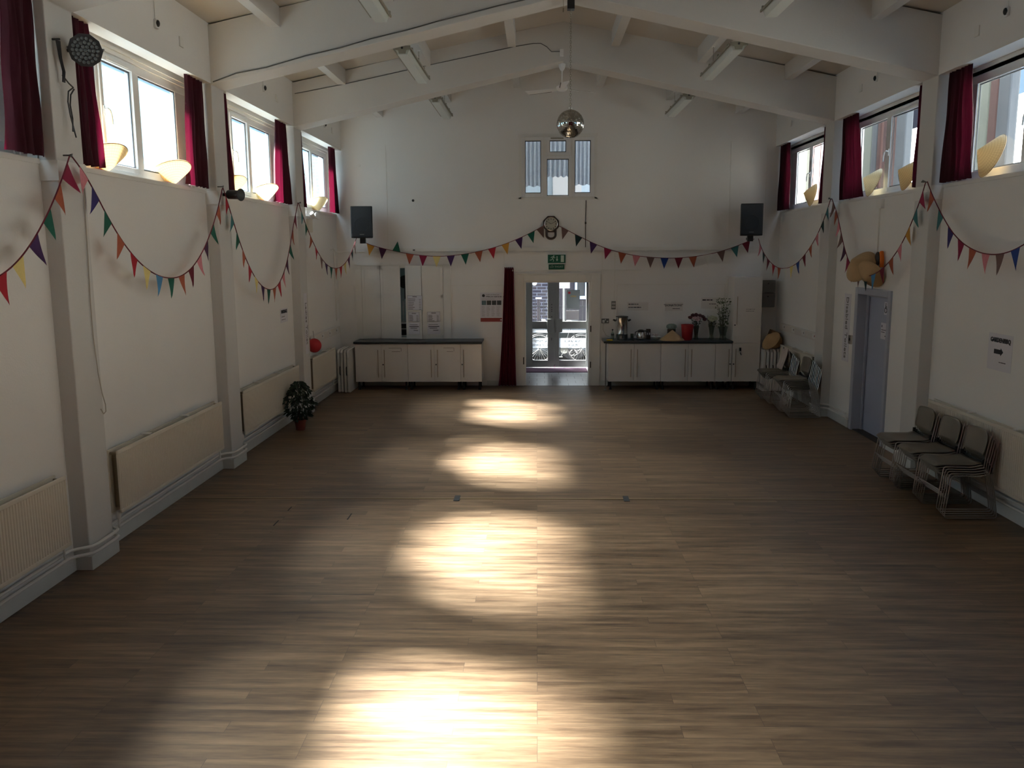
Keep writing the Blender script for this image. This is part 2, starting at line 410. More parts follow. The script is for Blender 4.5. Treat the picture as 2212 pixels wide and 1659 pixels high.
# ribs under the ceiling, one per bay and line
bays = [(YB, FR[0])]+[(FR[i]+FW, (FR+[D])[i+1]) for i in range(4)]
for (a, c) in bays:
    for dd in (-3.34, -2.05, -.77, .77, 2.05, 3.34):
        x = CX+dd; w = .06
        b = B().prism([(x-w, rib_z(x)), (x+w, rib_z(x)), (x+w, ceil_z(x+w)+.02), (x-w, ceil_z(x-w)+.02)], 'y', a, c)
        struct('trim_%d' % k, b, M['frame'], 'white ceiling rib'); k += 1
# skirtings
def skirt(name, side):
    b = B(); xi, pf, s = (XL, PL, 1) if side == 'l' else (XR, PR, -1)
    for (a, c) in bays:
        if side == 'r' and a < 11.2 < c:
            b.box(xi, xi+s*.03, a, 11.12, 0, .12); b.box(xi, xi+s*.03, 12.42, c, 0, .12)
        else: b.box(xi, xi+s*.03, a, c, 0, .12)
    for y in FR:
        b.box(xi, pf+s*.03, y-.03, y+FW+.03, 0, .12)
    struct(name, b, M['skirt'], bevel=.006)
skirt('baseboard_left', 'l'); skirt('baseboard_right', 'r')
struct('baseboard_back', B().box(-.98, -.45, D-.02, D, 0, .1).box(1.2, 4.5, D-.02, D, 0, .1), M['skirt'])
# sill nosings at the tops of the lower walls
for nm, xi, s, pf in (('l', XL, 1, PL), ('r', XR, -1, PR)):
    b = B()
    for (a, c) in bays: b.box(xi+s*.012, xi-s*.22, a, c, SILL-.035, SILL+.004)
    for y in FR: b.box(xi, pf+s*.012, y-.012, y+FW+.012, SILL-.16, SILL-.005)
    struct('trim_%d' % k, b, M['gloss'], 'white painted window sill ledge'); k += 1

# ------------------------------------------------------------------ side windows
wn = 1
def window(side, ya, yb, panes, cas):
    global wn
    xf, s = (XL-.14, 1) if side == 'l' else (XR+.16, -1)     # s: towards the room
    z0, z1 = SILL+.004, 4.60
    o = thing('window_%d' % wn, None, None, (xf, (ya+yb)/2, z0), kind='structure'); wn += 1
    g0, g1 = 3.415, 4.335
    edges = sorted(panes)
    b = B()
    lo, hi = ya-.005, yb+.005
    b.box(xf-.035, xf+s*.02, lo, hi, z0, g0); b.box(xf-.035, xf+s*.02, lo, hi, g1, z1)
    ys = [lo]+[q for p in edges for q in p]+[hi]
    for i in range(0, len(ys), 2): b.box(xf-.034, xf+s*.019, ys[i], ys[i+1], g0, g1)
    obj('window_frame', b, M['pvc'], o, bevel=.004)
    # stepped head and side linings
    b = B(); b.box(xf+s*.02, xf+s*.05, lo, hi, 4.46, z1); b.box(xf+s*.02, xf+s*.035, lo, hi, 4.42, 4.46)
    if side == 'r': b.box(xf+s*.02, xf+s*.13, lo, hi, 4.505, 4.6)
    b.box(xf+s*.02, xf+s*.05, hi-.08, hi, z0, 4.46); b.box(xf+s*.02, xf+s*.035, hi-.13, hi-.08, z0, 4.42); b.box(xf+s*.02, xf+s*.05, lo, lo+.08, z0, 4.46)
    obj('lining', b, M['gloss'], o)
    for p in edges:
        b = B().box(xf-.004, xf+.004, p[0]-.004, p[1]+.004, g0-.004, g1+.004)
        obj('pane', b, M['glassF'] if side == 'l' else M['glassC'], o)
        b = B()
        e = .016
        for q in ((p[0], p[0]+e, g0, g1), (p[1]-e, p[1], g0, g1), (p[0], p[1], g0, g0+e), (p[0], p[1], g1-e, g1)): b.box(xf+s*.004, xf+s*.012, *q)
        obj('pane_gasket', b, M['slate'], o)
    # opening casement stands proud
    p = cas; e = .05; b = B()
    for q in ((p[0]-e, p[0], g0-e, g1+e), (p[1], p[1]+e, g0-e, g1+e), (p[0], p[1], g0-e, g0), (p[0], p[1], g1, g1+e)): b.box(xf+s*.02, xf+s*.04, *q)
    fr = obj('casement', b, M['pvc'], o, bevel=.004)
    hy = p[0]-e*.5 if side == 'l' else p[1]+e*.5
    x = xf+s*.04; b = B().box(x, x+s*.012, hy-.012, hy+.012, 3.83, 3.92)
    d = 1
    b.tube([(x+s*.01, hy, 3.89), (x+s*.04, hy, 3.895), (x+s*.05, hy+.02*d, 3.88), (x+s*.05, hy+.045*d, 3.83), (x+s*.05, hy+.05*d, 3.76)], .009, 8)
    obj('window_handle', b, M['pvc'], o, smooth=True)
    obj('vent', B().box(x, x+s*.008, p[0]+.08, p[1]-.08, g1+.012, g1+.038), M['gloss'], o)
for (a, c) in ((FR[0]-2.9, FR[0]), (FR[0]+FW, FR[1]), (FR[1]+FW, FR[2]), (FR[2]+FW, FR[3]), (FR[3]+FW, D)):
    e = c if c < 16 else D+.12
    pl_ = [(e-1.27, e-.40), (e-2.03, e-1.44), (max(a+.5, e-2.45), e-2.12)]
    window('l', a, c, pl_, pl_[1])
    if c > 16: pr_ = [(15.28, 16.02), (14.45, 15.14), (13.8, 14.3)]
    else: pr_ = [(e-1.30, e-.35), (e-2.32, e-1.46), (max(a+.1, e-2.8), e-2.46)]
    window('r', a, c, pr_, pr_[1])

# ------------------------------------------------------------------ curtains
def curtain(name, label, x, ya0, ya1, yb0, yb1, z0, z1, s, folds=6, amp=.028, m=None, bulge=0, grp='crimson window curtains', seed=0, cat='curtain'):
    """top edge ya0..ya1 at z1, hem yb0..yb1 at z0; x is the hanging plane, s the room side"""
    rnd = random.Random(seed); ph = rnd.uniform(0, 6); f2 = folds*1.7
    def fn(u, v):
        t = v  # 0 bottom, 1 top
        y0 = yb0+(ya0-yb0)*t**.8; y1 = yb1+(ya1-yb1)*t**.8
        w = sin(u*folds*2*pi+ph+.5*sin(3*t))*amp*(1.15-.5*t)+sin(u*f2*2*pi+ph*2)*amp*.35
        return (x+s*(w+bulge*sin(pi*(1-t))*.5), y0+(y1-y0)*u+.012*sin(9*t+6*u), z0+(z1-z0)*t+(.004*sin(u*folds*2*pi+1) if t == 0 else 0))
    o = obj(name, B().grid(fn, folds*12, 16), m or M['velvet'], smooth=True)
    return tag(o, label, cat, grp)
CL = [ # side, top y, hem y, label
 ('l', 6.24, 6.62, 6.15, 6.64, 'crimson curtain with a sunlit pink edge at the cropped nearest window, left wall'),
 ('l', 7.08, 7.40, 7.06, 7.52, 'dark crimson curtain hanging behind the round stage light, left wall'),
 ('l', 9.42, 9.90, 9.30, 9.94, 'crimson curtain at the far end of the window beside the round stage light'),
 ('l', 10.42, 10.60, 10.42, 10.74, 'narrow dark curtain above the black can spotlight, left wall'),
 ('l', 12.58, 13.10, 12.32, 13.26, 'wide crimson curtain at the far end of the second full window, left wall'),
 ('l', 13.74, 13.98, 13.74, 14.16, 'narrow dark curtain at the near end of the last window, left wall'),
 ('l', 15.80, 16.22, 15.82, 16.42, 'crimson curtain in the far corner near the speaker, left wall'),
 ('r', 9.36, 9.86, 9.20, 9.92, 'widest dark crimson curtain at the nearest window, right wall'),
 ('r', 10.40, 10.57, 10.40, 10.61, 'dark narrow curtain at the near end of the middle right window'),
 ('r', 12.53, 13.12, 12.20, 13.12, 'crimson curtain with a bright red edge, far end of the middle right window'),
 ('r', 13.72, 13.97, 13.72, 14.11, 'dark narrow curtain at the near end of the last window, right wall'),
 ('r', 15.80, 16.36, 15.70, 16.43, 'crimson curtain in the far corner beside the right speaker'),
]
for i, (sd, a0, a1, c0, c1, lb) in enumerate(CL):
    x, s = (-3.775, 1) if sd == 'l' else (4.53, -1)
    curtain('curtain', lb, x, a0, a1, c0, c1, 3.325, 4.50, s, folds=max(3, int((a1-a0)*13)), amp=.020, seed=i)

# ------------------------------------------------------------------ far window (into the flat) and nets
w = thing('window_%d' % wn, None, None, (.395, D, WZ0), kind='structure'); wn += 1
b = B(); y0, y1 = D-.03, D+.06
P4 = [(-.22, .08, 3.68, 4.64), (.24, .55, 4.43, 4.64), (.19, .60, 3.63, 4.305), (.71, 1.01, 3.68, 4.64)]
b.box(WX0, P4[0][0], y0, y1, WZ0, WZ1); b.box(P4[0][1], .19, y0, y1, WZ0, WZ1); b.box(.60, .71, y0, y1, WZ0, WZ1); b.box(1.01, WX1, y0, y1, WZ0, WZ1)
b.box(-.22, .08, y0, y1, WZ0, 3.68); b.box(-.22, .08, y0, y1, 4.64, WZ1); b.box(.71, 1.01, y0, y1, WZ0, 3.68); b.box(.71, 1.01, y0, y1, 4.64, WZ1)
b.box(.19, .60, y0, y1, WZ0, 3.63); b.box(.19, .60, y0, y1, 4.305, 4.43); b.box(.19, .60, y0, y1, 4.64, WZ1); b.box(.19, .24, y0, y1, 4.43, 4.64); b.box(.55, .60, y0, y1, 4.43, 4.64)
obj('window_frame', b, M['pvc'], w, bevel=.004)
for q in P4:
    obj('pane', B().box(q[0]-.003, q[1]+.003, D+.02, D+.026, q[2]-.003, q[3]+.003), M['glassC'], w)
    e = .012; b = B()
    for r_ in ((q[0], q[0]+e, q[2], q[3]), (q[1]-e, q[1], q[2], q[3]), (q[0], q[1], q[2], q[2]+e), (q[0], q[1], q[3]-e, q[3])): b.box(r_[0], r_[1], D-.012, D+.019, r_[2], r_[3])
    obj('pane_gasket', b, M['dark'], w)
b = B()
for x0, x1, z0, z1 in ((-.30, .135, 3.60, 4.71), (.145, .645, 4.36, 4.71), (.655, 1.09, 3.60, 4.71)):
    t = .012
    for r_ in ((x0, x0+t, z0, z1), (x1-t, x1, z0, z1), (x0, x1, z0, z0+t), (x0, x1, z1-t, z1)): b.box(r_[0], r_[1], D-.05, D-.03, r_[2], r_[3])
obj('sash_edge', b, M['gloss'], w)
obj('vent', B().box(.26, .50, D-.045, D-.03, 4.665, 4.69), M['lampmetal'], w)
struct('trim_%d' % k, B().box(WX0-.05, WX1+.05, D-.02, D, WZ1, WZ1+.055).box(WX0-.04, WX0, D-.02, D, WZ0-.03, WZ1).box(WX1, WX1+.04, D-.02, D, WZ0-.03, WZ1).box(WX0-.04, WX1+.04, D-.02, D, WZ0-.04, WZ0), M['gloss'], 'white casing of the far window'); k += 1
def net(label, x0, x1, z1, zb, y, sc):
    def fn(u, v):
        x = x0+(x1-x0)*u; zbot = zb-.03*abs(sin(u*sc*pi))
        return (x, y+.018*sin(u*38), zbot+(z1-zbot)*v)
    tag(obj('net_curtain', B().grid(fn, 70, 8), M['net'], smooth=True), label, 'curtain', 'net curtains behind the far window')
net('long scalloped lace net behind the first narrow pane, far window', -.30, .17, 4.7, 3.85, D+.34, 3)
net('short lace valance net behind the middle pane, far window', .14, .68, 4.7, 4.03, D+.38, 5)
net('long scalloped lace net behind the pane on the clock-less side, far window', .66, 1.12, 4.7, 3.87, D+.34, 3)
# the stairwell room behind that window: pale wall and door beyond
b = B().box(-1.2, 2.0, 18.55, 18.65, 2.6, 6.2)
struct('wall_stairwell', b, mat('pale_blue_paint', (.55, .66, .75), .8, var=.15, scale=3, stretch=(3, 1, .1)))
d3 = thing('door_3', None, None, (.62, 18.5, 2.62), kind='structure')
obj('door_leaf', B().box(.34, .95, 18.50, 18.54, 2.62, 4.75), M['pvc'], d3)
obj('door_handle', B().ball((.42, 18.47, 3.70), .03, 10), M['steel'], d3, smooth=True)
struct('sun_block_stairwell', B().box(-1.3, 2.0, D+.25, 18.65, 6.2, 6.3).box(-1.3, -1.2, D+.25, 18.65, 2.52, 6.2), M['wall'])  # roof and left side added out of view to block sun from the hall
struct('floor_stairwell', B().box(-1.2, 2.0, D+.25, 18.65, 2.52, 2.6), M['pave'])

# ------------------------------------------------------------------ doorway, lobby and outer doors
d = thing('door_1', None, None, (.395, D, 0), kind='structure')
b = B()
for x0, x1 in ((-.43, DX0), (DX1, 1.22)): b.box(x0, x1, D-.025, D+.002, 0, 2.15)
b.box(DX0, DX1, D-.025, D+.002, DZ-.01, 2.15)
b.box(-.46, 1.25, D-.04, D+.001, 2.15, 2.18)
obj('architrave', b, M['gloss'], d, bevel=.004)
b = B().box(DX0, DX0+.035, D, D+.27, 0, DZ).box(DX1-.035, DX1, D, D+.27, 0, DZ).box(DX0+.035, DX1-.035, D, D+.27, DZ-.04, DZ)
obj('door_lining', b, M['gloss'], d)
b = B()
for zz in (.35, 1.05): b.box(DX1-.012, DX1+.01, D-.032, D-.02, zz, zz+.12)
b.box(DX0-.02, DX0+.002, D-.032, D-.02, .42, .56)
obj('door_hinge', b, M['dark'], d)
struct('floor_lobby', B().box(-.55, 1.45, D, 19.1, -.1, .0), M['tile'])
struct('wall_lobby', B().box(-.55, -.45, D+.25, 19.1, 0, 2.5).box(1.35, 1.45, D+.25, 19.1, 0, 2.5).box(-.55, 1.45, D+.25, 19.1, 2.42, 2.52), M['wall'])
b = B().box(-4.6, -.32, 19.0, 19.2, 0, 2.55).box(1.22, 5.0, 19.0, 19.2, 0, 2.55).box(-.32, 1.22, 19.0, 19.2, 2.15, 2.55)
struct('wall_entrance', b, M['brickB'])
tag(obj('doormat', B().box(-.40, 1.10, 18.25, 18.93, .0, .014), M['mat'], bevel=.004), 'purple doormat inside the glazed entrance doors', 'doormat')
dd = thing('door_2', None, None, (.45, 19.05, 0), kind='structure')
def leaf(x0, x1, g0, g1, hx):
    b = B(); ya, yb = 19.02, 19.07
    b.box(x0, g0, ya, yb, .02, 2.13); b.box(g1, x1, ya, yb, .02, 2.13)
    b.box(g0, g1, ya, yb, .02, .17); b.box(g0, g1, ya, yb, .88, 1.045); b.box(g0, g1, ya, yb, 2.02, 2.13)
    lf = obj('door_leaf', b, M['alu'], dd, bevel=.004)
    obj('pane', B().box(g0-.004, g1+.004, 19.043, 19.049, .166, .884), M['glassC'], lf)
    obj('pane', B().box(g0-.004, g1+.004, 19.043, 19.049, 1.041, 2.024), M['glassC'], lf)
    obj('lock_plate', B().box(hx-.07, hx+.07, 18.99, 19.02, .80, 1.10), M['alu'], lf, bevel=.004)
    return lf
l1 = leaf(-.30, .395, -.10, .24, .30); l2 = leaf(.3955, 1.20, .50, 1.10, .50)
b = B()
for zz in (1.42, 1.36, 1.31, 1.27, 1.15): b.cyl((.33, 19.02, zz), (.33, 19.012, zz), .012, 10)
b.box(.322, .338, 19.012, 19.02, .62, .68)
obj('lock_cylinder', b, M['black'], l1)
obj('door_bolt', B().box(.385, .41, 18.995, 19.018, .01, .07), M['steel'], dd)
obj('door_frame', B().box(-.36, -.305, 19.0, 19.1, 0, 2.2).box(1.205, 1.26, 19.0, 19.1, 0, 2.2).box(-.36, 1.26, 19.0, 19.1, 2.14, 2.2), M['alu'], dd)
# banners stuck on the lower panes, read from the street (so reversed here)
for (x0, x1, lf, words) in ((-.10, .24, l1, ('ACTIVITIES', 'FOOD & MORE')), (.50, 1.10, l2, ('OUR SPACE', 'PLACE'))):
    yy = 19.052
    q = B().box(x0, x1, yy, yy+.002, .79, .876)
    o1 = obj('banner_strip', q, M['decal'], lf); o2 = obj('banner_strip', B().box(x0, x1, yy, yy+.002, .45, .665), M['decal'], lf)
    text(words[0], .075, ((x0+x1)/2, yy+.004, .60), 'rev', M['inkg'], o2, sx=.85 if x1-x0 < .4 else 1)
    text(words[1], .075, ((x0+x1)/2, yy+.004, .51), 'rev', M['inkg'], o2, sx=.75 if x1-x0 < .4 else 1)
# notices on the glass
def sheet(name, label, cat, x0, x1, z0, z1, y, m=None, grp=None):
    o = thing(name, label, cat, ((x0+x1)/2, y, z0), grp)
    obj('sheet', B().box(x0, x1, y-.003, y, z0, z1), m or M['paper'], o)
    return o
p = sheet('poster', 'grey poster with faint coloured print, higher on the entrance door glass', 'poster', .655, .955, 1.32, 1.745, 19.035, mat('grey_poster', (.30, .34, .36), .7))
text('OPEN', .05, (.81, 19.028, 1.60), 'back', M['yellow'], p)
obj('print', B().ball((.72, 19.03, 1.68), .03, 8, (1, .1, 1)), MOTIF['red'], p)
p = sheet('notice', 'plain pale sheet below the grey poster on the entrance door glass', 'notice', .65, .94, 1.075, 1.285, 19.035)
# street
struct('floor_street', B().box(-14, 16, 19.2, 40, -.12, .0), M['pave'])
# bicycle
bk = thing('bicycle', 'dark road bicycle parked outside the glazed entrance doors', 'bicycle', (.55, 19.9, 0))
WC = [(.06, .345), (1.04, .345)]
for (wx, wz) in WC:
    c = Vector((wx, 19.9, wz)); circ = lambda r: [(c.x+r*cos(2*pi*i/40), c.y, c.z+r*sin(2*pi*i/40)) for i in range(40)]
    t = obj('wheel', B().tube(circ(.328), .014, 8, True), M['rubber'], bk, smooth=True)
    obj('rim', B().tube(circ(.306), .008, 6, True), M['steel'], t, smooth=True)
    b = B()
    for i in range(28):
        a = 2*pi*i/28; b.cyl((c.x, c.y+.02*(-1)**i, c.z), (c.x+.3*cos(a), c.y, c.z+.3*sin(a)), .0012, 4)
    b.cyl((c.x, c.y-.04, c.z), (c.x, c.y+.04, c.z), .022, 12)
    obj('spokes', b, M['steel'], t)
HT, ST, BB = Vector((.22, 19.9, .80)), Vector((.80, 19.9, .86)), Vector((.64, 19.9, .31))
b = B()
for p_, q_ in ((HT, ST+Vector((-.03, 0, -.05))), (HT-Vector((-.02, 0, .12)), BB), (BB, ST), (BB, Vector((1.04, 19.94, .345))), (BB, Vector((1.04, 19.86, .345))), (ST-Vector((0, 0, .06)), Vector((1.04, 19.94, .345))), (ST-Vector((0, 0, .06)), Vector((1.04, 19.86, .345)))): b.cyl(p_, q_, .015, 8)
obj('bicycle_frame', b, M['black'], bk)
b = B().cyl(HT+Vector((-.03, 0, .08)), HT-Vector((-.02, 0, .14)), .018, 8)
for s in (-.05, .05): b.tube([HT-Vector((-.02, 0, .14)), HT+Vector((.0, s, -.2)), (.06, 19.9+s, .345)], .011, 6)
obj('fork', b, M['black'], bk)
b = B().tube([(.30, 19.68, .93), (.18, 19.68, .96), (.12, 19.70, 1.0), (.19, 19.8, 1.0), (.19, 20.0, 1.0), (.12, 20.1, 1.0), (.18, 20.12, .96), (.30, 20.12, .93)], .014, 8)
obj('handlebar', b, M['pvc'], bk, smooth=True)
obj('saddle', B().ball((.83, 19.9, .99), .12, 12, (1.2, .55, .28)).cyl(ST, (.82, 19.9, .97), .013, 8), M['black'], bk, smooth=True)
obj('crank', B().cyl((.64, 19.86, .31), (.64, 19.94, .31), .03, 12).cyl((.64, 19.85, .31), (.56, 19.84, .16), .011, 6).box(.52, .60, 19.78, 19.84, .145, .165).cyl((.64, 19.87, .31), (.64, 19.865, .31), .09, 24), M['steel'], bk)
# street furniture
railing = thing('railing', 'black iron railing across the street beyond the bicycle', 'railing', (0, 24.5, 0))
b = B().box(-3, 5, 24.48, 24.52, .32, .36).box(-3, 5, 24.48, 24.52, 1.02, 1.05); obj('rail', b, M['black'], railing)
b = B()
for i in range(66): b.cyl((-3+i*.123, 24.5, 0), (-3+i*.123, 24.5, 1.20), .010, 5)
o = obj('bars', b, M['black'], railing); o['kind'] = 'stuff'
b = B().box(-7, .42, 27, 27.6, 0, 10)
tag(obj('brick_house', b, M['brickA']), 'brown brick house wall across the street seen through the first door pane', 'house')
ht = thing('dark_brick_house', 'dark brick house with white framed window across the street', 'house', (4, 27.3, 0))
obj('house_wall', B().box(.43, 12, 27.05, 27.7, 0, 10), M['brickB'], ht)
b = B()
for q in ((1.20, 2.3, 2.05, 2.12), (1.20, 2.3, 1.10, 1.2), (1.20, 1.27, 1.2, 2.05), (1.52, 1.6, 1.2, 2.05)): b.box(q[0], q[1], 26.98, 27.06, q[2], q[3])
f_ = obj('house_window', b, mat('sky_blue_frame', (.45, .55, .75), .5), ht); obj('pane', B().box(1.27, 2.3, 27.02, 27.04, 1.2, 2.05), M['black'], f_)
lf_ = thing('life_ring', 'round white disc sign with a blue centre fixed on the brown brick wall', 'sign', (.0, 26.95, 1.5))
obj('ring', B().lathe([(.05, 0), (.085, 0), (.085, .03), (.05, .03)], Matrix.Rotation(pi/2, 4, 'X'), 24, (-.08, 26.97, 1.62)), M['pvc'], lf_)
obj('disc', B().lathe([(.05, 0), (.05, .02)], Matrix.Rotation(pi/2, 4, 'X'), 20, (-.08, 26.97, 1.62)), M['blue'], lf_)
yo = thing('warning_sign', 'white and yellow street sign at the edge of the first door pane', 'sign', (.38, 26.6, 0))
obj('sign_board', B().box(.335, .47, 26.6, 26.62, 1.62, 1.98), M['yellow'], yo); obj('sign_face', B().box(.335, .47, 26.59, 26.6, 1.81, 1.98), M['pvc'], yo)
obj('post', B().cyl((.41, 26.65, 0), (.41, 26.65, 2.0), .03, 8), M['alu'], yo)
pk = thing('parking_sign', 'white parking sign with a blue square seen through the second door pane', 'sign', (.72, 24.0, 0))
obj('sign_board', B().box(.60, .92, 24.0, 24.02, 1.57, 1.92), M['pvc'], pk)
obj('sign_square', B().box(.62, .70, 23.99, 24.0, 1.80, 1.89), M['blue'], pk); text('P', .08, (.66, 23.985, 1.845), 'back', M['pvc'], pk)
strokes(.63, .90, 1.59, 1.77, 4, 23.998, pk, m=M['inkb'])
strokes(.73, .86, 1.79, 1.89, 4, 23.998, pk, m=M['inkb'])
obj('post', B().cyl((.76, 24.05, 0), (.76, 24.05, 1.95), .03, 8), M['alu'], pk)
bo = thing('bollard', 'dark street bollard with a white cap in front of the brick wall', 'bollard', (.03, 25.4, 0))
obj('bollard_post', B().cyl((.05, 25.4, 0), (.05, 25.4, 1.2), .05, 12), M['brickB'], bo); obj('bollard_cap', B().cyl((.05, 25.4, 1.2), (.05, 25.4, 1.24), .09, 12), M['pvc'], bo)
# low dark vehicle behind the bicycle, body drawn out to hide the sunlit street
car = thing('parked_vehicle', 'low dark vehicle with alloy wheels parked behind the bicycle', 'vehicle', (.5, 21.2, 0))
prof = [(-2.3, .07), (-2.35, .60), (-2.1, .72), (-1.2, .80), (2.3, .78), (2.4, .5), (2.3, .07)]
obj('vehicle_body', B().prism([(x+.4, z) for x, z in prof], 'y', 20.45, 22.0), mat('dark_vehicle_paint', (.012, .018, .02), .35, .1), car, bevel=.06)
for wx in (-1.0, .88):
    t = obj('vehicle_wheel', B().cyl((wx, 20.42, .30), (wx, 20.6, .30), .30, 28), M['rubber'], car)
    b = B()
    for i in range(5): a = 2*pi*i/5+.3; b.cyl((wx, 20.41, .30), (wx+.18*cos(a), 20.41, .30+.18*sin(a)), .02, 6)
    b.tube([(wx+.19*cos(2*pi*i/24), 20.412, .30+.19*sin(2*pi*i/24)) for i in range(24)], .016, 6, True)
    obj('alloy_rim', b, M['steel'], t)
obj('headlight', B().box(-.62, -.2, 20.42, 20.46, .22, .36), M['steel'], car, bevel=.01)

# ------------------------------------------------------------------ outside the right windows
nb = thing('neighbour_wall', 'pale rendered wall outside the right hand windows', 'wall', (9.5, 12, 0))
obj('rendered_face', B().box(9.5, 9.8, 2, 34, -.5, 5.6), M['render'], nb)
slabs = [(21.3, 21.9, 'slateg', 'green grey slab outside the last right window'), (20.3, 21.05, 'timber', 'brown slab outside the last right window'), (19.6, 20.25, 'slate', 'slate grey slab outside the last right window'),
 (17.25, 17.65, 'slateg', 'green grey slab outside the far pane of the middle right window'), (16.98, 17.25, 'slate', 'dark slate grey slab outside the far pane of the middle right window'), (16.82, 16.97, 'timber', 'thin brown slab outside the middle right window'),
 (16.2, 16.70, 'timber', 'wide brown slab beside the mullion of the middle right window'), (15.72, 16.12, 'slate', 'slate grey slab outside the casement of the middle right window'),
 (12.92, 13.3, 'slateg', 'green grey slab outside the nearest right window'), (12.68, 12.90, 'timber', 'brown slab outside the nearest right window'), (12.36, 12.67, 'slate', 'slate grey slab outside the nearest right window')]
for (a, c, mm, lb) in slabs:  # slabs approximate the grey and brown vertical bands in the panes
    tag(obj('upright_slab', B().box(5.6, 5.72, a*.8615, c*.8615, -.5, 5.4), M[mm], bevel=.02), lb, 'post', 'posts outside the right windows')

# ------------------------------------------------------------------ radiators and pipes
def radiator(side, y0, y1, label, z0=.30, z1=.87):
    s = 1 if side == 'l' else -1
    xb, xf = (XL+.035, PL) if side == 'l' else (XR-.035, PR+.02)
    o = thing('radiator', label, 'radiator', (xb, (y0+y1)/2, z0), 'cream panel radiators')
    n = int((y1-y0)/.033)
    pts = [(xf-s*.016, y0)]
    for i in range(n):
        a = y0+(y1-y0)*(i+.15)/n; c = y0+(y1-y0)*(i+.5)/n; e = y0+(y1-y0)*(i+.85)/n
        pts += [(xf-s*.007, a), (xf, c-.006), (xf, c+.006), (xf-s*.007, e)]
    pts += [(xf-s*.016, y1)]
    b = B().prism(pts, 'z', z0+.035, z1-.035)
    obj('front_panel', b, M['cream'], o)
    b = B().box(xf-s*.018, xf, y0, y1, z1-.035, z1).box(xf-s*.018, xf, y0, y1, z0, z0+.035); obj('panel_edge', b, M['cream'], o, bevel=.005)
    obj('rear_panel', B().box(xb, xb+s*.016, y0, y1, z0, z1), M['cream'], o)
    b = B()
    obj('air_vent', b.cyl((xb+s*.01, y0+.03, z1-.03), (xf-s*.01, y0+.03, z1-.03), .012, 8), M['brass'], o)
    obj('air_vent', B().cyl((xb+s*.01, y1-.03, z1-.03), (xf-s*.01, y1-.03, z1-.03), .012, 8), M['brass'], o)
    obj('inner_fin', B().box(xb+s*.016, xf-s*.02, y0+.06, y0+.07, z0+.04, z1-.05), M['brass'], o)
    b = B()
    for q in (.27, .63): b.box(xb-s*.01, xf-s*.02, y0+(y1-y0)*q, y0+(y1-y0)*q+.05, z1+.0, z1+.01)
    obj('wall_bracket', b, M['gloss'], o)
    xm = (xb+xf)/2; yv = y0+.03
    b = B().cyl((xm, yv, .14), (xm, yv, z0-.03), .009, 8).lathe([(.012, 0), (.02, .01), (.02, .05), (.014, .075), (0, .08)], None, 12, (xm, yv, z0-.06))
    obj('valve', b, M['gloss'], o, smooth=True); obj('pipe_tail', B().cyl((xm, y1-.03, .19), (xm, y1-.03, z0+.01), .009, 8), M['gloss'], o, smooth=True)
radiator('l', 3.95, 6.39, 'cream radiator cropped at the frame edge, nearest on the left wall')
radiator('l', 7.22, 9.74, 'long cream radiator below the hanging loose cable, left wall')
radiator('l', 10.48, 13.02, 'cream radiator behind the potted plant, left wall')
radiator('l', 13.86, 15.45, 'cream radiator below the red ball and socket trunking')
radiator('r', 7.30, 9.72, 'cream radiator behind the three nearest chair stacks, right wall', .27, .90)
radiator('r', 13.9, 15.7, 'cream radiator behind the towel covered chair stack, far right wall', .30, .88)
def pipe_path(side, z, off):
    s = 1 if side == 'l' else -1; xi, pf = (XL, PL) if side == 'l' else (XR, PR)
    xa, xb = xi+s*off, pf+s*off; pts = []
    for (a, c) in bays:
        pts += [(xa, a+.10, z), (xa, c-.14, z), (xa+(xb-xa)*.25, c-.09, z), (xb-(xb-xa)*.1, c-.02, z), (xb, c+.05, z), (xb, c+FW-.05, z), (xb-(xb-xa)*.1, c+FW+.02, z), (xa+(xb-xa)*.25, c+FW+.09, z)]
    return [p for p in pts if p[1] < D-.1]
for z, lb in ((.145, 'lower'), (.205, 'upper')):
    tag(obj('heating_pipe', B().tube(pipe_path('l', z, .045), .014, 8), M['gloss'], smooth=True), lb+' white heating pipe running along the left skirting', 'pipe', 'heating pipes')
    R1 = [p for p in pipe_path('r', z, .045) if p[1] < 11.1]; R2 = [p for p in pipe_path('r', z, .045) if p[1] > 12.5]
    tag(obj('heating_pipe', B().tube([(4.45-.0+.095, 2, z)]+[p for p in R1 if p[1] > 2], .014, 8), M['gloss'], smooth=True), lb+' heating pipe behind the three nearest chair stacks', 'pipe', 'heating pipes')
    tag(obj('heating_pipe', B().tube([(4.545, 12.45, z)]+R2, .014, 8), M['gloss'], smooth=True), lb+' heating pipe from the blue door to the far right corner', 'pipe', 'heating pipes')

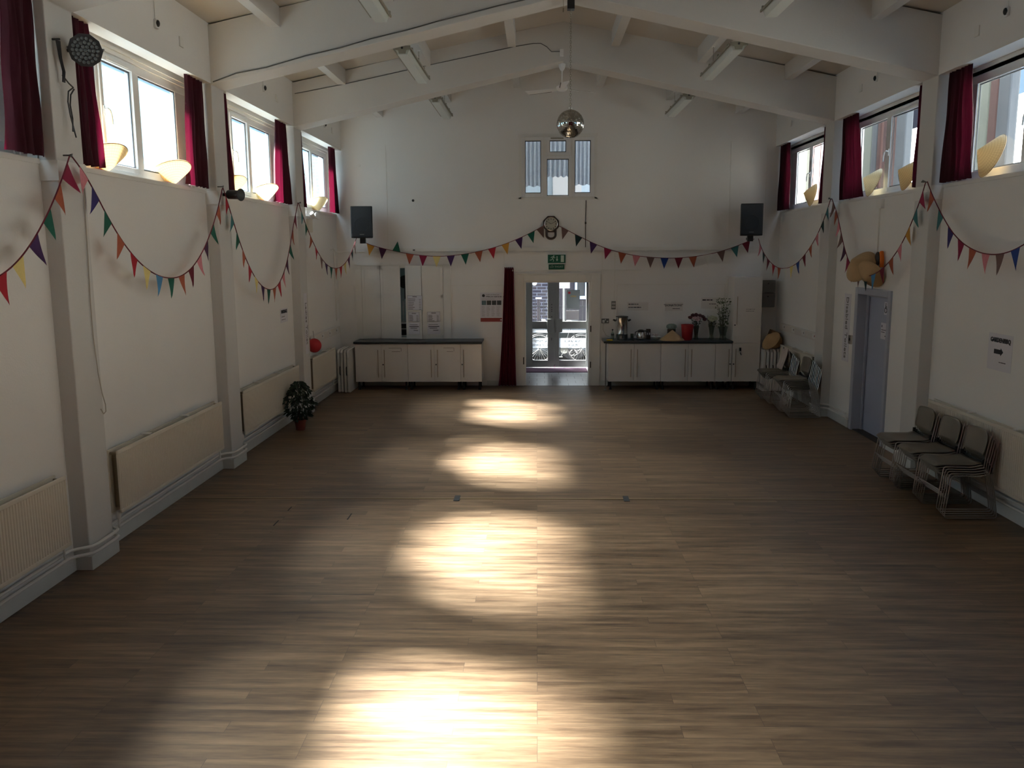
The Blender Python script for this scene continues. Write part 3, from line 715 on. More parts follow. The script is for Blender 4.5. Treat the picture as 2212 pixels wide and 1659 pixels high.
# ------------------------------------------------------------------ wall unit doors, worktops
def cupboard(label, x0, x1, doors, z0=.16, z1=.885, yf=D-.56, grp=None, feet=True):
    o = thing('kitchen_cupboard', label, 'cupboard', ((x0+x1)/2, (yf+D)/2, 0), grp)
    obj('carcass', B().box(x0+.002, x1-.002, yf+.02, D-.02, z0+.005, z1), M['lam'], o)
    for dr in doors:
        a, c, hs, lock = dr[:4]; za, zb = (dr[4], dr[5]) if len(dr) > 4 else (z0, z1-.01)
        t = obj('cupboard_door', B().box(a+.003, c-.003, yf, yf+.019, za, zb), M['lam'], o, bevel=.002)
        hx = c-.06 if hs == 'r' else a+.06; h0, h1 = (za+.09, zb-.10) if zb-za < .9 else (za+.34, za+.86)
        b = B().cyl((hx, yf-.03, h0), (hx, yf-.03, h1), .006, 8).cyl((hx, yf, h0+.04), (hx, yf-.03, h0+.04), .004, 6).cyl((hx, yf, h1-.04), (hx, yf-.03, h1-.04), .004, 6)
        obj('bar_handle', b, M['brass'], t)
        if lock:
            lx = hx+(-.03 if hs == 'l' else .03)
            obj('lock', B().cyl((lx, yf, za+.33), (lx, yf-.012, za+.33), .013, 12), M['black'], t)
    if feet:
        b = B()
        for fx in (x0+.05, x1-.05):
            for fy in (yf+.08, D-.1): b.lathe([(.03, 0), (.03, .01), (.018, .02), (.018, z0-.02), (.03, z0+.004)], None, 12, (fx, fy, 0))
        obj('cupboard_foot', b, M['black'], o)
    return o
g = 'white laminate base cupboards'
def scratch(o, x0, x1, z, yf=D-.56):
    b = B()
    for q in ((x0, x1, z, z+.006), (x1-.006, x1, z-.06, z), (x0+.06, x1-.02, z-.066, z-.06)): b.box(q[0], q[1], yf-.001, yf, q[2], q[3])
    obj('tape_mark', b, M['stem'], o)
o = cupboard('white base cupboard at the corner end of the hatch counter, beside folded tables', -3.44, -2.44, [(-3.44, -2.94, 'r', 0), (-2.94, -2.44, 'l', 1)], grp=g); scratch(o, -2.80, -2.56, .80)
o = cupboard('white base cupboard in the middle of the hatch counter', -2.44, -1.44, [(-2.44, -1.935, 'r', 0), (-1.935, -1.44, 'l', 1)], grp=g); scratch(o, -1.76, -1.56, .80)
cupboard('narrow single door white cupboard ending the hatch counter near the velvet curtain', -1.44, -1.04, [(-1.44, -1.04, 'l', 1)], grp=g)
cupboard('white base cupboard nearest the doorway under the tea urn', 1.34, 2.32, [(1.34, 1.82, 'r', 0), (1.82, 2.32, 'l', 0)], grp=g)
cupboard('white base cupboard in the middle of the drinks counter', 2.32, 3.335, [(2.32, 2.83, 'r', 0), (2.83, 3.335, 'l', 0)], grp=g)
cupboard('narrow white base cupboard beneath the leafy vase', 3.335, 3.64, [(3.335, 3.64, 'r', 1)], grp=g)
o = cupboard('tall white two door cupboard beside the drinks counter', 3.645, 4.16, [(3.645, 4.16, 'l', 1, .16, .88), (3.645, 4.16, 'l', 1, .89, 2.10)], z1=2.10)
o2 = thing('notice', 'tiny handwritten notice on the tall white cupboard door', 'notice', (4.0, D-.565, 1.5))
obj('sheet', B().box(3.86, 4.10, D-.563, D-.5605, 1.46, 1.53), M['lam'], o2); strokes(3.87, 4.09, 1.46, 1.53, 2, D-.563, o2, m=M['ink'], h=.25)
obj('key', B().box(3.77, 3.80, D-.60, D-.56, .74, .80).cyl((3.79, D-.575, .71), (3.81, D-.575, .66), .008, 6), M['black'], o)
def worktop(label, x0, x1):
    o = thing('worktop', label, 'worktop', ((x0+x1)/2, D-.29, .887), 'dark worktops')
    obj('top_slab', B().box(x0, x1, D-.60, D-.001, .887, .926), M['top'], o, bevel=.008)
worktop('dark worktop below the folding hatch shutters', -3.46, -1.03); worktop('dark worktop carrying the urn, vases and red bin', 1.25, 3.65)
leg = thing('support_leg', 'slim dark post under the doorway end of the drinks worktop', 'post', (1.29, D-.57, 0))
obj('post', B().cyl((1.29, D-.57, .01), (1.29, D-.57, .887), .010, 8).cyl((1.29, D-.57, 0), (1.29, D-.57, .012), .03, 12), M['grey'], leg)

# hatch surround and shutters
b = B().box(HX0-.02, HX0+.04, D+.0, D+.03, .93, 2.35).box(HX1-.04, HX1+.02, D, D+.03, .93, 2.35).box(HX0, HX1, D, D+.03, 2.29, 2.35).box(-3.06, -2.98, D+.005, D+.03, .93, 2.34)  # backing strips added behind the shutter edges to stop light leaks
b.box(-3.50, HX0, D-.03, D, .93, 2.35).box(HX1, -1.66, D-.03, D, .93, 2.35).box(-3.50, -1.66, D-.03, D, HZ1, 2.36)
struct('trim_%d' % k, b, M['gloss'], 'white hatch surround'); k += 1
sh = thing('hatch_shutter', 'closed pair of white panelled shutters on the kitchen hatch, corner side', 'shutter', (-3.0, D-.02, .93))
def panel(x0, x1, y0, y1, name, parent, z0=.935, z1=2.335):
    L_ = Vector((x1-x0, y1-y0, 0)); n = Vector((-L_.y, L_.x, 0)).normalized(); ln = L_.length; u = L_.normalized()
    if n.y > 0: n = -n
    c = Vector(((x0+x1)/2, (y0+y1)/2, (z0+z1)/2))
    b = B().obox(c, u, ln/2-.003, n, .012, (0, 0, 1), (z1-z0)/2)
    f_ = c+n*.012
    for (za, zb) in ((z0, z0+.07), (1.72, 1.79), (z1-.07, z1)): b.obox((f_.x, f_.y, (za+zb)/2), u, ln/2-.003, n, .004, (0, 0, 1), (zb-za)/2)
    for s_ in (-1, 1): q = f_+u*s_*(ln/2-.028); b.obox(q, u, .025, n, .004, (0, 0, 1), (z1-z0)/2)
    return obj(name, b, M['gloss'], parent)
panel(-3.38, -3.02, D-.01, D-.012, 'shutter_leaf', sh); panel(-3.02, -2.63, D-.012, D-.03, 'shutter_leaf', sh)
b = B()
for z in (.99, 2.29): b.box(-3.40, -3.20, D-.035, D-.026, z-.006, z+.006)
obj('hinge_strap', b, M['gloss'], sh)
sh2 = thing('hatch_shutter', 'partly folded pair of white shutters on the kitchen hatch, covered with price sheets', 'shutter', (-2.2, D-.05, .93))
panel(-2.53, -2.205, D-.03, D-.13, 'shutter_leaf', sh2); panel(-2.205, -1.81, D-.13, D-.02, 'shutter_leaf', sh2)
b = B()
for z in (.99, 2.29): b.box(-1.98, -1.80, D-.055, D-.045, z-.006, z+.006)
obj('hinge_strap', b, M['gloss'], sh2)
def price(label, x, z0, z1, w, yc, ang, rows, title=True):
    o = thing('price_list', label, 'notice', (x, yc, z0), 'price sheets on the shutters')
    u = Vector((cos(ang), sin(ang), 0)); n = Vector((sin(ang), -cos(ang), 0))
    c = Vector((x, yc, (z0+z1)/2))
    obj('sheet', B().obox(c, u, w/2, n, .0015, (0, 0, 1), (z1-z0)/2), M['paper'], o)
    b = B(); H = (z1-z0-.06)/rows
    for i in range(rows):
        zz = z1-.06-(i+.3)*H; L1 = w*random.uniform(.3, .5)
        q = c-u*(w/2-.02-L1/2)+n*.002; b.obox((q.x, q.y, zz), u, L1/2, n, .001, (0, 0, 1), min(.006, H*.25))
        q = c+u*(w/2-.045)+n*.002; b.obox((q.x, q.y, zz-.004), u, .02, n, .001, (0, 0, 1), min(.005, H*.2))
    if title: q = c+n*.002; b.obox((q.x, q.y, z1-.025), u, .045, n, .001, (0, 0, 1), .008)
    for (dx, dz, hx, hz) in ((0, (z1-z0)/2-.004, w/2-.004, .002), (0, -(z1-z0)/2+.004, w/2-.004, .002), (w/2-.004, 0, .002, (z1-z0)/2), (-w/2+.004, 0, .002, (z1-z0)/2)):
        q = c+u*dx+n*.002; b.obox((q.x, q.y, c.z+dz), u, hx, n, .0008, (0, 0, 1), hz)
    obj('printed_lines', b, M['inkg'], o)
    return o
aL = math.atan2(-.10, .325); aR = math.atan2(.11, .395)
price('largest price sheet, at mid height on the folded shutter', -2.345, 1.49, 1.77, .31, D-.125, aL, 7)
price('smaller price sheet below the largest one on the folded shutter', -2.37, 1.27, 1.45, .235, D-.112, aL, 5)
price('price sheet on the outermost shutter leaf beside the noticeboard', -1.99, 1.265, 1.455, .25, D-.103, aR, 6)
def note(label, x, z0, z1, w, yc, ang):
    o = thing('notice', label, 'notice', (x, yc, z0), 'bold notices on the shutters')
    u = Vector((cos(ang), sin(ang), 0)); n = Vector((sin(ang), -cos(ang), 0)); c = Vector((x, yc, (z0+z1)/2))
    obj('sheet', B().obox(c, u, w/2, n, .0015, (0, 0, 1), (z1-z0)/2), M['paper'], o)
    b = B(); H = z1-z0
    for (fz, w_, off, h_) in ((.82, .36, -.04, .004), (.66, .42, 0, .007), (.53, .30, -.03, .005), (.33, .2, .15, .005)):
        q = c+u*off*w+n*.002; b.obox((q.x, q.y, z0+fz*H), u, w*w_, n, .001, (0, 0, 1), h_)
    obj('printed_lines', b, M['ink'], o)
note('bold printed notice lowest on the folded shutter leaf', -2.37, 1.02, 1.25, .235, D-.112, aL)
note('bold printed notice under the price sheet on the outermost shutter leaf', -1.99, 1.02, 1.25, .25, D-.103, aR)
# kitchen glimpsed through the gap
struct('wall_kitchen', B().box(-4.1, -.6, 18.2, 18.3, 0, 1.35).box(-4.1, -.6, 18.2, 18.3, 2.2, 2.6).box(-4.1, -2.2, 18.2, 18.3, 1.35, 2.2).box(-1.6, -.6, 18.2, 18.3, 1.35, 2.2), mat('kitchen_tile', (.42, .52, .55), .4))
struct('light_block_kitchen', B().box(-4.1, -.6, D+.25, 18.3, 2.6, 2.7).box(-4.2, -4.1, D+.25, 18.3, 0, 2.7).box(-.6, -.56, D+.25, 18.3, 0, 2.5), M['slateg'])  # roof and sides added to keep daylight from leaking past the shutters
struct('floor_kitchen', B().box(-4.1, -.6, D+.25, 18.3, -.05, 0), M['pave'])
fr_ = thing('fridge', 'pale blue white fridge glimpsed through the hatch gap', 'fridge', (-2.45, 17.6, 0))
obj('fridge_body', B().box(-2.84, -2.2, 17.5, 18.1, 0, 1.95), mat('fridge_enamel', (.42, .52, .55), .4), fr_, bevel=.02)
obj('fridge_handle', B().box(-2.76, -2.74, 17.46, 17.5, 1.1, 1.6), M['pvc'], fr_)
ov = thing('shelf_rack', 'black boxes on a white wire rack behind the hatch gap', 'rack', (-2.6, 17.1, .9))
obj('rack_wire', B().box(-2.9, -2.3, 17.0, 17.3, .925, .94).box(-2.9, -2.3, 17.0, 17.3, 1.06, 1.075).box(-2.9, -2.3, 17.0, 17.3, 1.17, 1.20), M['pvc'], ov)
obj('black_box', B().box(-2.88, -2.32, 17.02, 17.28, .94, 1.04).box(-2.88, -2.32, 17.02, 17.28, 1.075, 1.16), M['black'], ov)
pn = thing('frying_pan', 'black pan hanging behind the gap between the shutters', 'pan', (-2.6, 17.2, 1.9))
obj('pan_body', B().lathe([(.12, 0), (.13, .03), (.12, .03), (.11, .006)], Matrix.Rotation(pi/2, 4, 'X'), 24, (-2.66, 17.2, 2.0)), M['black'], pn, smooth=True)
obj('pan_handle', B().box(-2.67, -2.65, 17.17, 17.19, 1.66, 1.88), M['black'], pn)

# noticeboard outline left of the doorway and poster
b = B(); y_ = D-.012
for q in ((-1.67, -.66, 1.94, 1.965), (-1.68, -1.655, .93, 1.965), (-.675, -.65, .93, 1.965), (-1.03, -.66, .93, .94)): b.box(q[0], q[1], y_, D, q[2], q[3])
struct('trim_%d' % k, b, M['gloss'], 'white batten frame beside the hatch'); k += 1
b = B()
for q in ((1.53, 3.66, 1.945, 1.965), (1.53, 1.545, .93, 1.96), (3.58, 3.60, 1.2, 1.96)): b.box(q[0], q[1], y_, D, q[2], q[3])
struct('trim_%d' % k, b, M['gloss'], 'white batten frame above the drinks counter'); k += 1
b = B()
for q in ((-2.86, -2.845, 2.67, 4.60), (3.62, 3.635, 2.67, 4.60), (-.64, -.615, 2.18, 2.56), (1.235, 1.265, .1, 2.56), (1.475, 1.50, 1.30, 2.56), (4.285, 4.30, 2.68, 4.5)): b.box(q[0], q[1], D-.008, D, q[2], q[3])
struct('trim_%d' % k, b, M['gloss'], 'thin white vertical battens'); k += 1
po = sheet('poster', 'workplace law poster with four small photos and a red band', 'poster', -1.095, -.665, 1.25, 1.815, D-.004)
text('Health and Safety Law', .028, (-.98, D-.009, 1.772), 'back', M['ink'], po, align='LEFT'); text('What you need to know', .034, (-.98, D-.009, 1.735), 'back', M['ink'], po, align='LEFT', bold=.001)
obj('print_block', B().cyl((-1.03, D-.0075, 1.755), (-1.03, D-.0095, 1.755), .028, 16), M['ink'], po)
for i in range(4): obj('photo_print', B().box(-1.065+i*.098, -.98+i*.098, D-.009, D-.0075, 1.575, 1.66), M['photo'] if i != 0 else mat('blue_green_print', (.10, .17, .19), .6, var=.6, scale=30), po)
strokes(-1.065, -.70, 1.67, 1.70, 2, D-.0072, po, fill=.8); strokes(-1.065, -.685, 1.35, 1.56, 9, D-.0072, po, cols=4, fill=.7)
obj('red_band', B().box(-1.09, -.665, D-.009, D-.0072, 1.252, 1.325), M['redprint'], po); obj('badge', B().box(-.71, -.68, D-.0105, D-.009, 1.275, 1.30), M['paper'], po)
# notices above the drinks counter
pp = sheet('notice', 'pale notice with handwriting above the tea urn and carafe', 'notice', 1.74, 2.14, 1.46, 1.62, D-.003, M['lam']); strokes(1.76, 2.10, 1.49, 1.61, 2, D-.006, pp, m=M['ink'], h=.3)
pp = sheet('notice', 'donations notice above the straw hat on the counter', 'notice', 2.46, 2.80, 1.45, 1.61, D-.003, M['lam']); text('"DONATIONS"', .055, (2.62, D-.008, 1.555), 'back', M['ink'], pp, bold=.001); strokes(2.60, 2.78, 1.475, 1.51, 1, D-.006, pp, m=M['ink'], h=.5, fill=.9)
pp = sheet('notice', 'pale notice behind the leafy flower vase', 'notice', 3.15, 3.50, 1.49, 1.70, D-.003, M['lam']); strokes(3.17, 3.47, 1.62, 1.69, 1, D-.006, pp, m=M['ink'], h=.4, fill=.9); strokes(3.30, 3.48, 1.56, 1.60, 1, D-.006, pp, m=M['ink'], h=.4, fill=.9)
sw = thing('light_switch', 'dark metal plate with six white switches beside the doorway', 'switch', (1.47, D, 1.48))
obj('plate', B().box(1.43, 1.515, D-.014, D-.001, 1.485, 1.64), M['grey'], sw, bevel=.003)
for i in range(3):
    for j in range(2): obj('rocker', B().box(1.443+i*.024, 1.455+i*.024, D-.022, D-.014, 1.51+j*.065, 1.545+j*.065), M['pvc'], sw)
so = thing('wall_socket', 'metal double socket with a white plug beside the urn', 'socket', (1.33, D, 1.2))
obj('plate', B().box(1.245, 1.39, D-.014, D-.001, 1.215, 1.305), M['grey'], so, bevel=.003); obj('plug', B().box(1.26, 1.305, D-.05, D-.014, 1.23, 1.28), M['pvc'], so, bevel=.006); obj('rocker', B().box(1.31, 1.33, D-.02, D-.014, 1.27, 1.295).box(1.345, 1.375, D-.02, D-.014, 1.235, 1.265), M['pvc'], so)
tag(obj('power_cable', B().tube([(1.28, D-.05, 1.23), (1.27, D-.06, 1.1), (1.33, D-.07, .99), (1.45, D-.15, .935), (1.60, D-.12, .935)], .004, 6), M['cablew'], smooth=True), 'white cable looping from the wall socket to the urn', 'cable')

# velvet door curtain (hung across the far wall, folds along x)
def fn(u, v):
    t = v; x0 = -.75+(-.615+.75)*t**.7; x1 = -.40+(-.44+.40)*t**.7
    return (x0+(x1-x0)*u, D-.12-.035*sin(u*5.5*2*pi)-.01*sin(u*23), .02+2.27*t+(.015*sin(u*30) if t == 1 else 0))
tag(obj('door_curtain', B().grid(fn, 66, 20), M['velvetd'], smooth=True), 'full length maroon velvet curtain drawn back beside the doorway', 'curtain')
rl = thing('curtain_rail', 'thin white curtain rail above the doorway', 'rail', (.7, D-.1, 2.22))
obj('rail', B().cyl((-.46, D-.12, 2.235), (1.99, D-.12, 2.235), .010, 8), M['gloss'], rl)
obj('bracket', B().box(1.23, 1.26, D-.13, D, 2.22, 2.25).box(-.47, -.44, D-.13, D, 2.22, 2.25), M['gloss'], rl)

# exit sign
ex = thing('exit_sign', 'green running man exit sign above the doorway', 'sign', (.375, D-.02, 2.25))
obj('sign_case', B().box(.20, .555, D-.07, D-.001, 2.355, 2.545), M['pvc'], ex, bevel=.006)
obj('sign_face', B().box(.21, .545, D-.075, D-.07, 2.37, 2.53), M['green'], ex)
b = B(); y_ = D-.078
b.box(.455, .515, y_, y_+.003, 2.39, 2.515)
b.box(.376, .392, y_, y_+.003, 2.44, 2.50).prism([(.363, 2.442), (.405, 2.442), (.384, 2.405)], 'y', y_, y_+.003)
b.cyl((.322, y_+.003, 2.503), (.322, y_, 2.503), .014, 12)
for pts in ([(.312, 2.485), (.300, 2.455)], [(.300, 2.455), (.318, 2.43), (.312, 2.40)], [(.300, 2.455), (.278, 2.43), (.245, 2.428)], [(.312, 2.485), (.285, 2.488), (.268, 2.468)], [(.312, 2.483), (.335, 2.468), (.352, 2.472)]):
    for (p_, q_) in zip(pts, pts[1:]): b.cyl((p_[0], y_+.001, p_[1]), (q_[0], y_+.001, q_[1]), .0065, 6)
obj('running_man', b, M['pict'], ex)
obj('lower_sign', B().box(.225, .525, D-.06, D-.001, 2.25, 2.345), M['green'], ex); text('LỐI THOÁT', .050, (.375, D-.063, 2.30), 'back', M['pict'], ex)

# clock
ck = thing('wall_clock', 'dark octagonal wall clock with a looped base on the far wall', 'clock', (.27, D, 2.83))
oc = [(.27+.162*cos(pi/8+i*pi/4), 3.105+.162*sin(pi/8+i*pi/4)) for i in range(8)]
b = B().prism(oc, 'y', D-.05, D-.002)
obj('clock_case', b, M['wood'], ck, bevel=.01)
b = B(); lp = []
for i in range(25): a = pi+pi*i/24; lp.append((.27+.085*cos(a), D-.03, 2.90+.07*sin(a)))
b.tube([(.185, D-.03, 3.0)]+lp+[(.355, D-.03, 3.0)], .022, 8); b.box(.19, .35, D-.045, D-.01, 2.95, 2.99)
obj('pendulum_surround', b, M['wood'], ck, smooth=True)
obj('dial', B().cyl((.27, D-.052, 3.105), (.27, D-.048, 3.105), .115, 32), M['dial'], ck)
obj('bezel', B().tube([(.27+.12*cos(2*pi*i/32), D-.055, 3.105+.12*sin(2*pi*i/32)) for i in range(32)], .009, 8, True), M['steel'], ck, smooth=True)
b = B().cyl((.27, D-.06, 3.105), (.345, D-.06, 3.145), .003, 6).cyl((.27, D-.06, 3.105), (.22, D-.06, 3.135), .004, 6)
for i in range(12): a = 2*pi*i/12; b.box(.27+.092*cos(a)-.007, .27+.092*cos(a)+.007, D-.056, D-.053, 3.105+.092*sin(a)-.010, 3.105+.092*sin(a)+.010)
obj('clock_hands', b, M['ink'], ck)

# ------------------------------------------------------------------ loudspeakers
def speaker(label, x, rot):
    o = thing('loudspeaker', label, 'speaker', (0, 0, 0), 'black wall loudspeakers')
    pf = [(-.20, 0), (.20, 0), (.17, .28), (.10, .34), (-.10, .34), (-.17, .28)]
    obj('cabinet', B().prism(pf, 'z', 0, .575), M['black'], o, bevel=.012)
    obj('grille', B().box(-.185, .185, -.008, .002, .02, .555), M['grille'], o, bevel=.006)
    obj('woofer_ring', B().tube([(.13*cos(2*pi*i/36), -.009, .24+.13*sin(2*pi*i/36)) for i in range(36)], .004, 6, True), M['black'], o)
    obj('badge', B().box(-.04, .04, -.012, -.008, .055, .07), M['grey'], o)
    b = B().box(-.05, .05, .10, .22, -.10, 0).box(-.02, .02, .15, .55, -.07, -.03); obj('wall_bracket', b, M['black'], o)
    o.location = (x, 15.82, 2.855); o.rotation_euler = (radians(0), 0, rot)
    return o
speaker('black loudspeaker in the left far corner above the bunting', -3.22, radians(6)); speaker('black loudspeaker on the far wall near the right corner', 3.90, radians(-6))

# ------------------------------------------------------------------ bunting
def bunting(label, start, flags, end, face, knot=None, L=.205, W=.155):
    """flags: (x,y,z,colour); face: normal towards the room"""
    o = thing('bunting', label, 'bunting', start, 'bunting garlands')
    pts = [Vector(start)]+[Vector(f[:3]) for f in flags]+[Vector(end)]
    # smooth the sag
    for _ in range(2):
        q = [p.copy() for p in pts]
        for i in range(1, len(pts)-1): pts[i] = q[i]*.6+(q[i-1]+q[i+1])*.2
    def cr(i, t):
        p0, p1, p2, p3 = pts[max(i-1, 0)], pts[i], pts[min(i+1, len(pts)-1)], pts[min(i+2, len(pts)-1)]
        return .5*((2*p1)+(p2-p0)*t+(2*p0-5*p1+4*p2-p3)*t*t+(3*p1-p0-3*p2+p3)*t**3)
    path = [cr(i, j/5) for i in range(len(pts)-1) for j in range(5)]+[pts[-1]]
    obj('ribbon', B().tube(path, .006, 5), FLAGM['dred'], o)
    n = Vector(face)
    for i, f in enumerate(flags):
        p = pts[i+1]; t = (pts[i+2]-pts[i]).normalized()
        perp = t.cross(n).normalized()
        if perp.z > 0: perp = -perp
        d = (perp*.62+Vector((0, 0, -1))*.38+t*random.uniform(-.06, .06)).normalized()
        if len(f) > 4: d = Vector(f[4]).normalized()
        a, c = p-t*W/2, p+t*W/2; tip = p+d*L
        b = B(); N = 6; rows = []; curl = random.uniform(-.02, .03); rn = random.uniform(0, 6)
        for j in range(N+1):
            s_ = j/N; l_ = a.lerp(tip, s_); r_ = c.lerp(tip, s_)
            rows.append([l_.lerp(r_, k_/3)+n*(curl*s_*s_+.006*sin(rn+k_*1.8)*s_+.004) for k_ in range(4)] if j < N else [tip+n*(curl+.004)])
        vv = [[b.v(q) for q in r] for r in rows]
        for j in range(N-1):
            for k_ in range(3): b.f([vv[j][k_], vv[j][k_+1], vv[j+1][k_+1], vv[j+1][k_]])
        for k_ in range(3): b.f([vv[N-1][k_], vv[N-1][k_+1], vv[N][0]])
        obj('flag', b, FLAGM[f[3]], o, smooth=True, label={'dgreen': 'dark green', 'dpurple': 'dark purple', 'dred': 'dark red', 'lblue': 'light blue'}.get(f[3], f[3])+' flag')
xl, xr = -3.64, 4.39
bunting('bunting garland cropped by the left photo edge, nearest on the left wall', (xl, 4.0, 2.9), [(xl, 4.25, 2.72, 'green'), (xl, 4.5, 2.56, 'orange'), (xl, 4.75, 2.45, 'pink'), (xl, 5.0, 2.38, 'dred'), (xl, 5.25, 2.36, 'teal'), (xl, 5.5, 2.38, 'green'), (xl, 5.71, 2.43, 'red'), (xl, 5.92, 2.51, 'yellow'), (xl, 6.14, 2.68, 'purple'), (xl, 6.34, 2.86, 'green'), (xl, 6.52, 3.07, 'orange'), (xl, 6.66, 3.25, 'magenta', (.1, .8, -1))], (xl, 6.72, 3.34), (1, 0, 0))
bunting('deep bunting garland above the long radiator below the loose cable', (xl, 6.76, 3.34), [(xl, 6.91, 3.26, 'pink'), (xl, 7.06, 3.11, 'navy'), (xl, 7.24, 2.89, 'green'), (xl, 7.44, 2.71, 'orange'), (xl, 7.65, 2.56, 'red'), (xl, 7.90, 2.43, 'yellow'), (xl, 8.15, 2.36, 'lblue'), (xl, 8.43, 2.33, 'green'), (xl, 8.66, 2.34, 'orange'), (xl, 8.95, 2.41, 'dred'), (xl, 9.17, 2.53, 'pink'), (xl, 9.37, 2.66, 'dpurple'), (xl, 9.59, 2.85, 'green'), (xl, 9.80, 3.06, 'orange')], (xl, 9.98, 3.33), (1, 0, 0))
bunting('narrow deep bunting garland starting at the black can spotlight', (xl, 10.0, 3.34), [(xl, 10.08, 3.24, 'red'), (xl, 10.26, 3.01, 'teal'), (xl, 10.41, 2.78, 'green'), (xl, 10.58, 2.58, 'orange'), (xl, 10.78, 2.40, 'red'), (xl, 11.0, 2.24, 'yellow'), (xl, 11.25, 2.13, 'purple'), (xl, 11.50, 2.08, 'green'), (xl, 11.76, 2.08, 'orange'), (xl, 11.99, 2.14, 'red'), (xl, 12.20, 2.26, 'pink'), (xl, 12.42, 2.43, 'dpurple'), (xl, 12.60, 2.66, 'green'), (xl, 12.74, 2.87, 'orange'), (xl, 12.90, 3.10, 'dred')], (xl, 13.14, 3.34), (1, 0, 0))
bunting('bunting garland from the last left pier to the corner loudspeaker', (xl, 13.18, 3.34), [(-3.64, 13.29, 3.2, 'teal'), (-3.62, 13.48, 3.02, 'green'), (-3.6, 13.65, 2.82, 'orange'), (-3.57, 13.85, 2.64, 'red'), (-3.55, 14.06, 2.49, 'brown'), (-3.52, 14.25, 2.39, 'purple'), (-3.5, 14.48, 2.33, 'green'), (-3.47, 14.74, 2.30, 'orange'), (-3.44, 14.96, 2.33, 'red'), (-3.41, 15.19, 2.38, 'yellow'), (-3.39, 15.38, 2.48, 'dpurple'), (-3.36, 15.57, 2.60, 'dgreen'), (-3.34, 15.75, 2.77, 'brown')], (-3.33, 15.86, 2.86), (1, 0, 0), L=.2, W=.14)
yf = 16.33
bunting('bunting garland from the left corner speaker to the wall clock', (-3.30, 16.2, 2.80), [(-3.20, yf-.05, 2.73, 'mustard'), (-2.95, yf, 2.665, 'dpurple'), (-2.66, yf, 2.60, 'green', (.2, -.3, .9)), (-2.42, yf, 2.55, 'orange'), (-2.17, yf, 2.52, 'magenta'), (-1.91, yf, 2.50, 'yellow'), (-1.64, yf, 2.51, 'purple'), (-1.36, yf, 2.55, 'green'), (-1.10, yf, 2.59, 'orange'), (-.85, yf, 2.65, 'red'), (-.60, yf, 2.73, 'mustard'), (-.33, yf, 2.83, 'purple'), (-.09, yf, 2.95, 'green'), (.11, yf+.03, 3.06, 'brown')], (.17, yf+.07, 3.09), (0, -1, 0))
bunting('bunting garland from the wall clock to the right speaker', (.37, yf+.07, 3.09), [(.44, yf+.03, 3.06, 'brown'), (.81, yf, 2.86, 'dgreen'), (1.07, yf, 2.73, 'purple'), (1.34, yf, 2.62, 'magenta'), (1.62, yf, 2.54, 'orange'), (1.88, yf, 2.50, 'pink'), (2.15, yf, 2.465, 'brown'), (2.41, yf, 2.45, 'blue'), (2.68, yf, 2.45, 'dred'), (2.95, yf, 2.47, 'orange'), (3.20, yf, 2.51, 'white'), (3.47, yf, 2.56, 'brown'), (3.74, yf, 2.66, 'teal'), (3.96, yf-.05, 2.76, 'dred')], (4.05, 16.2, 2.80), (0, -1, 0))
bunting('bunting garland from the right speaker to the far right pier', (4.05, 15.9, 2.80), [(4.06, 15.79, 2.67, 'pink'), (4.08, 15.61, 2.52, 'dgreen'), (4.11, 15.38, 2.41, 'dred'), (4.14, 15.13, 2.31, 'red'), (4.17, 14.89, 2.27, 'orange'), (4.2, 14.66, 2.27, 'white'), (4.24, 14.39, 2.31, 'yellow'), (4.27, 14.16, 2.38, 'blue'), (4.29, 13.95, 2.49, 'dred'), (4.32, 13.72, 2.64, 'orange'), (4.35, 13.51, 2.81, 'pink'), (4.37, 13.36, 2.99, 'dgreen'), (4.39, 13.21, 3.22, 'teal')], (4.39, 13.12, 3.34), (-1, 0, 0), L=.2, W=.14)
bunting('bunting garland crossing the straw hats above the blue door', (xr, 13.06, 3.34), [(xr, 12.98, 3.25, 'brown'), (xr, 12.80, 3.15, 'orange'), (xr, 12.68, 2.95, 'pink'), (xr, 12.56, 2.77, 'brown'), (xr, 12.41, 2.58, 'dpurple'), (xr, 12.26, 2.43, 'magenta'), (xr, 12.05, 2.31, 'orange'), (xr, 11.81, 2.24, 'brown'), (xr, 11.58, 2.22, 'dgreen'), (xr, 11.31, 2.25, 'lblue'), (xr, 11.04, 2.33, 'dred'), (xr, 10.77, 2.46, 'orange'), (xr, 10.54, 2.61, 'pink'), (xr, 10.34, 2.80, 'mustard'), (xr, 10.18, 3.01, 'teal'), (xr, 10.02, 3.22, 'magenta')], (xr, 9.97, 3.34), (-1, 0, 0))
bunting('bunting garland cropped by the right photo edge above the garden notice', (xr, 9.93, 3.34), [(xr, 9.88, 3.25, 'orange'), (xr, 9.50, 2.93, 'teal'), (xr, 9.29, 2.76, 'navy'), (xr, 9.06, 2.65, 'magenta'), (xr, 8.80, 2.57, 'orange'), (xr, 8.54, 2.525, 'pink'), (xr, 8.28, 2.52, 'brown'), (xr, 8.02, 2.57, 'blue'), (xr, 7.78, 2.66, 'dred'), (xr, 7.5, 2.8, 'orange')], (xr, 7.1, 3.1), (-1, 0, 0))
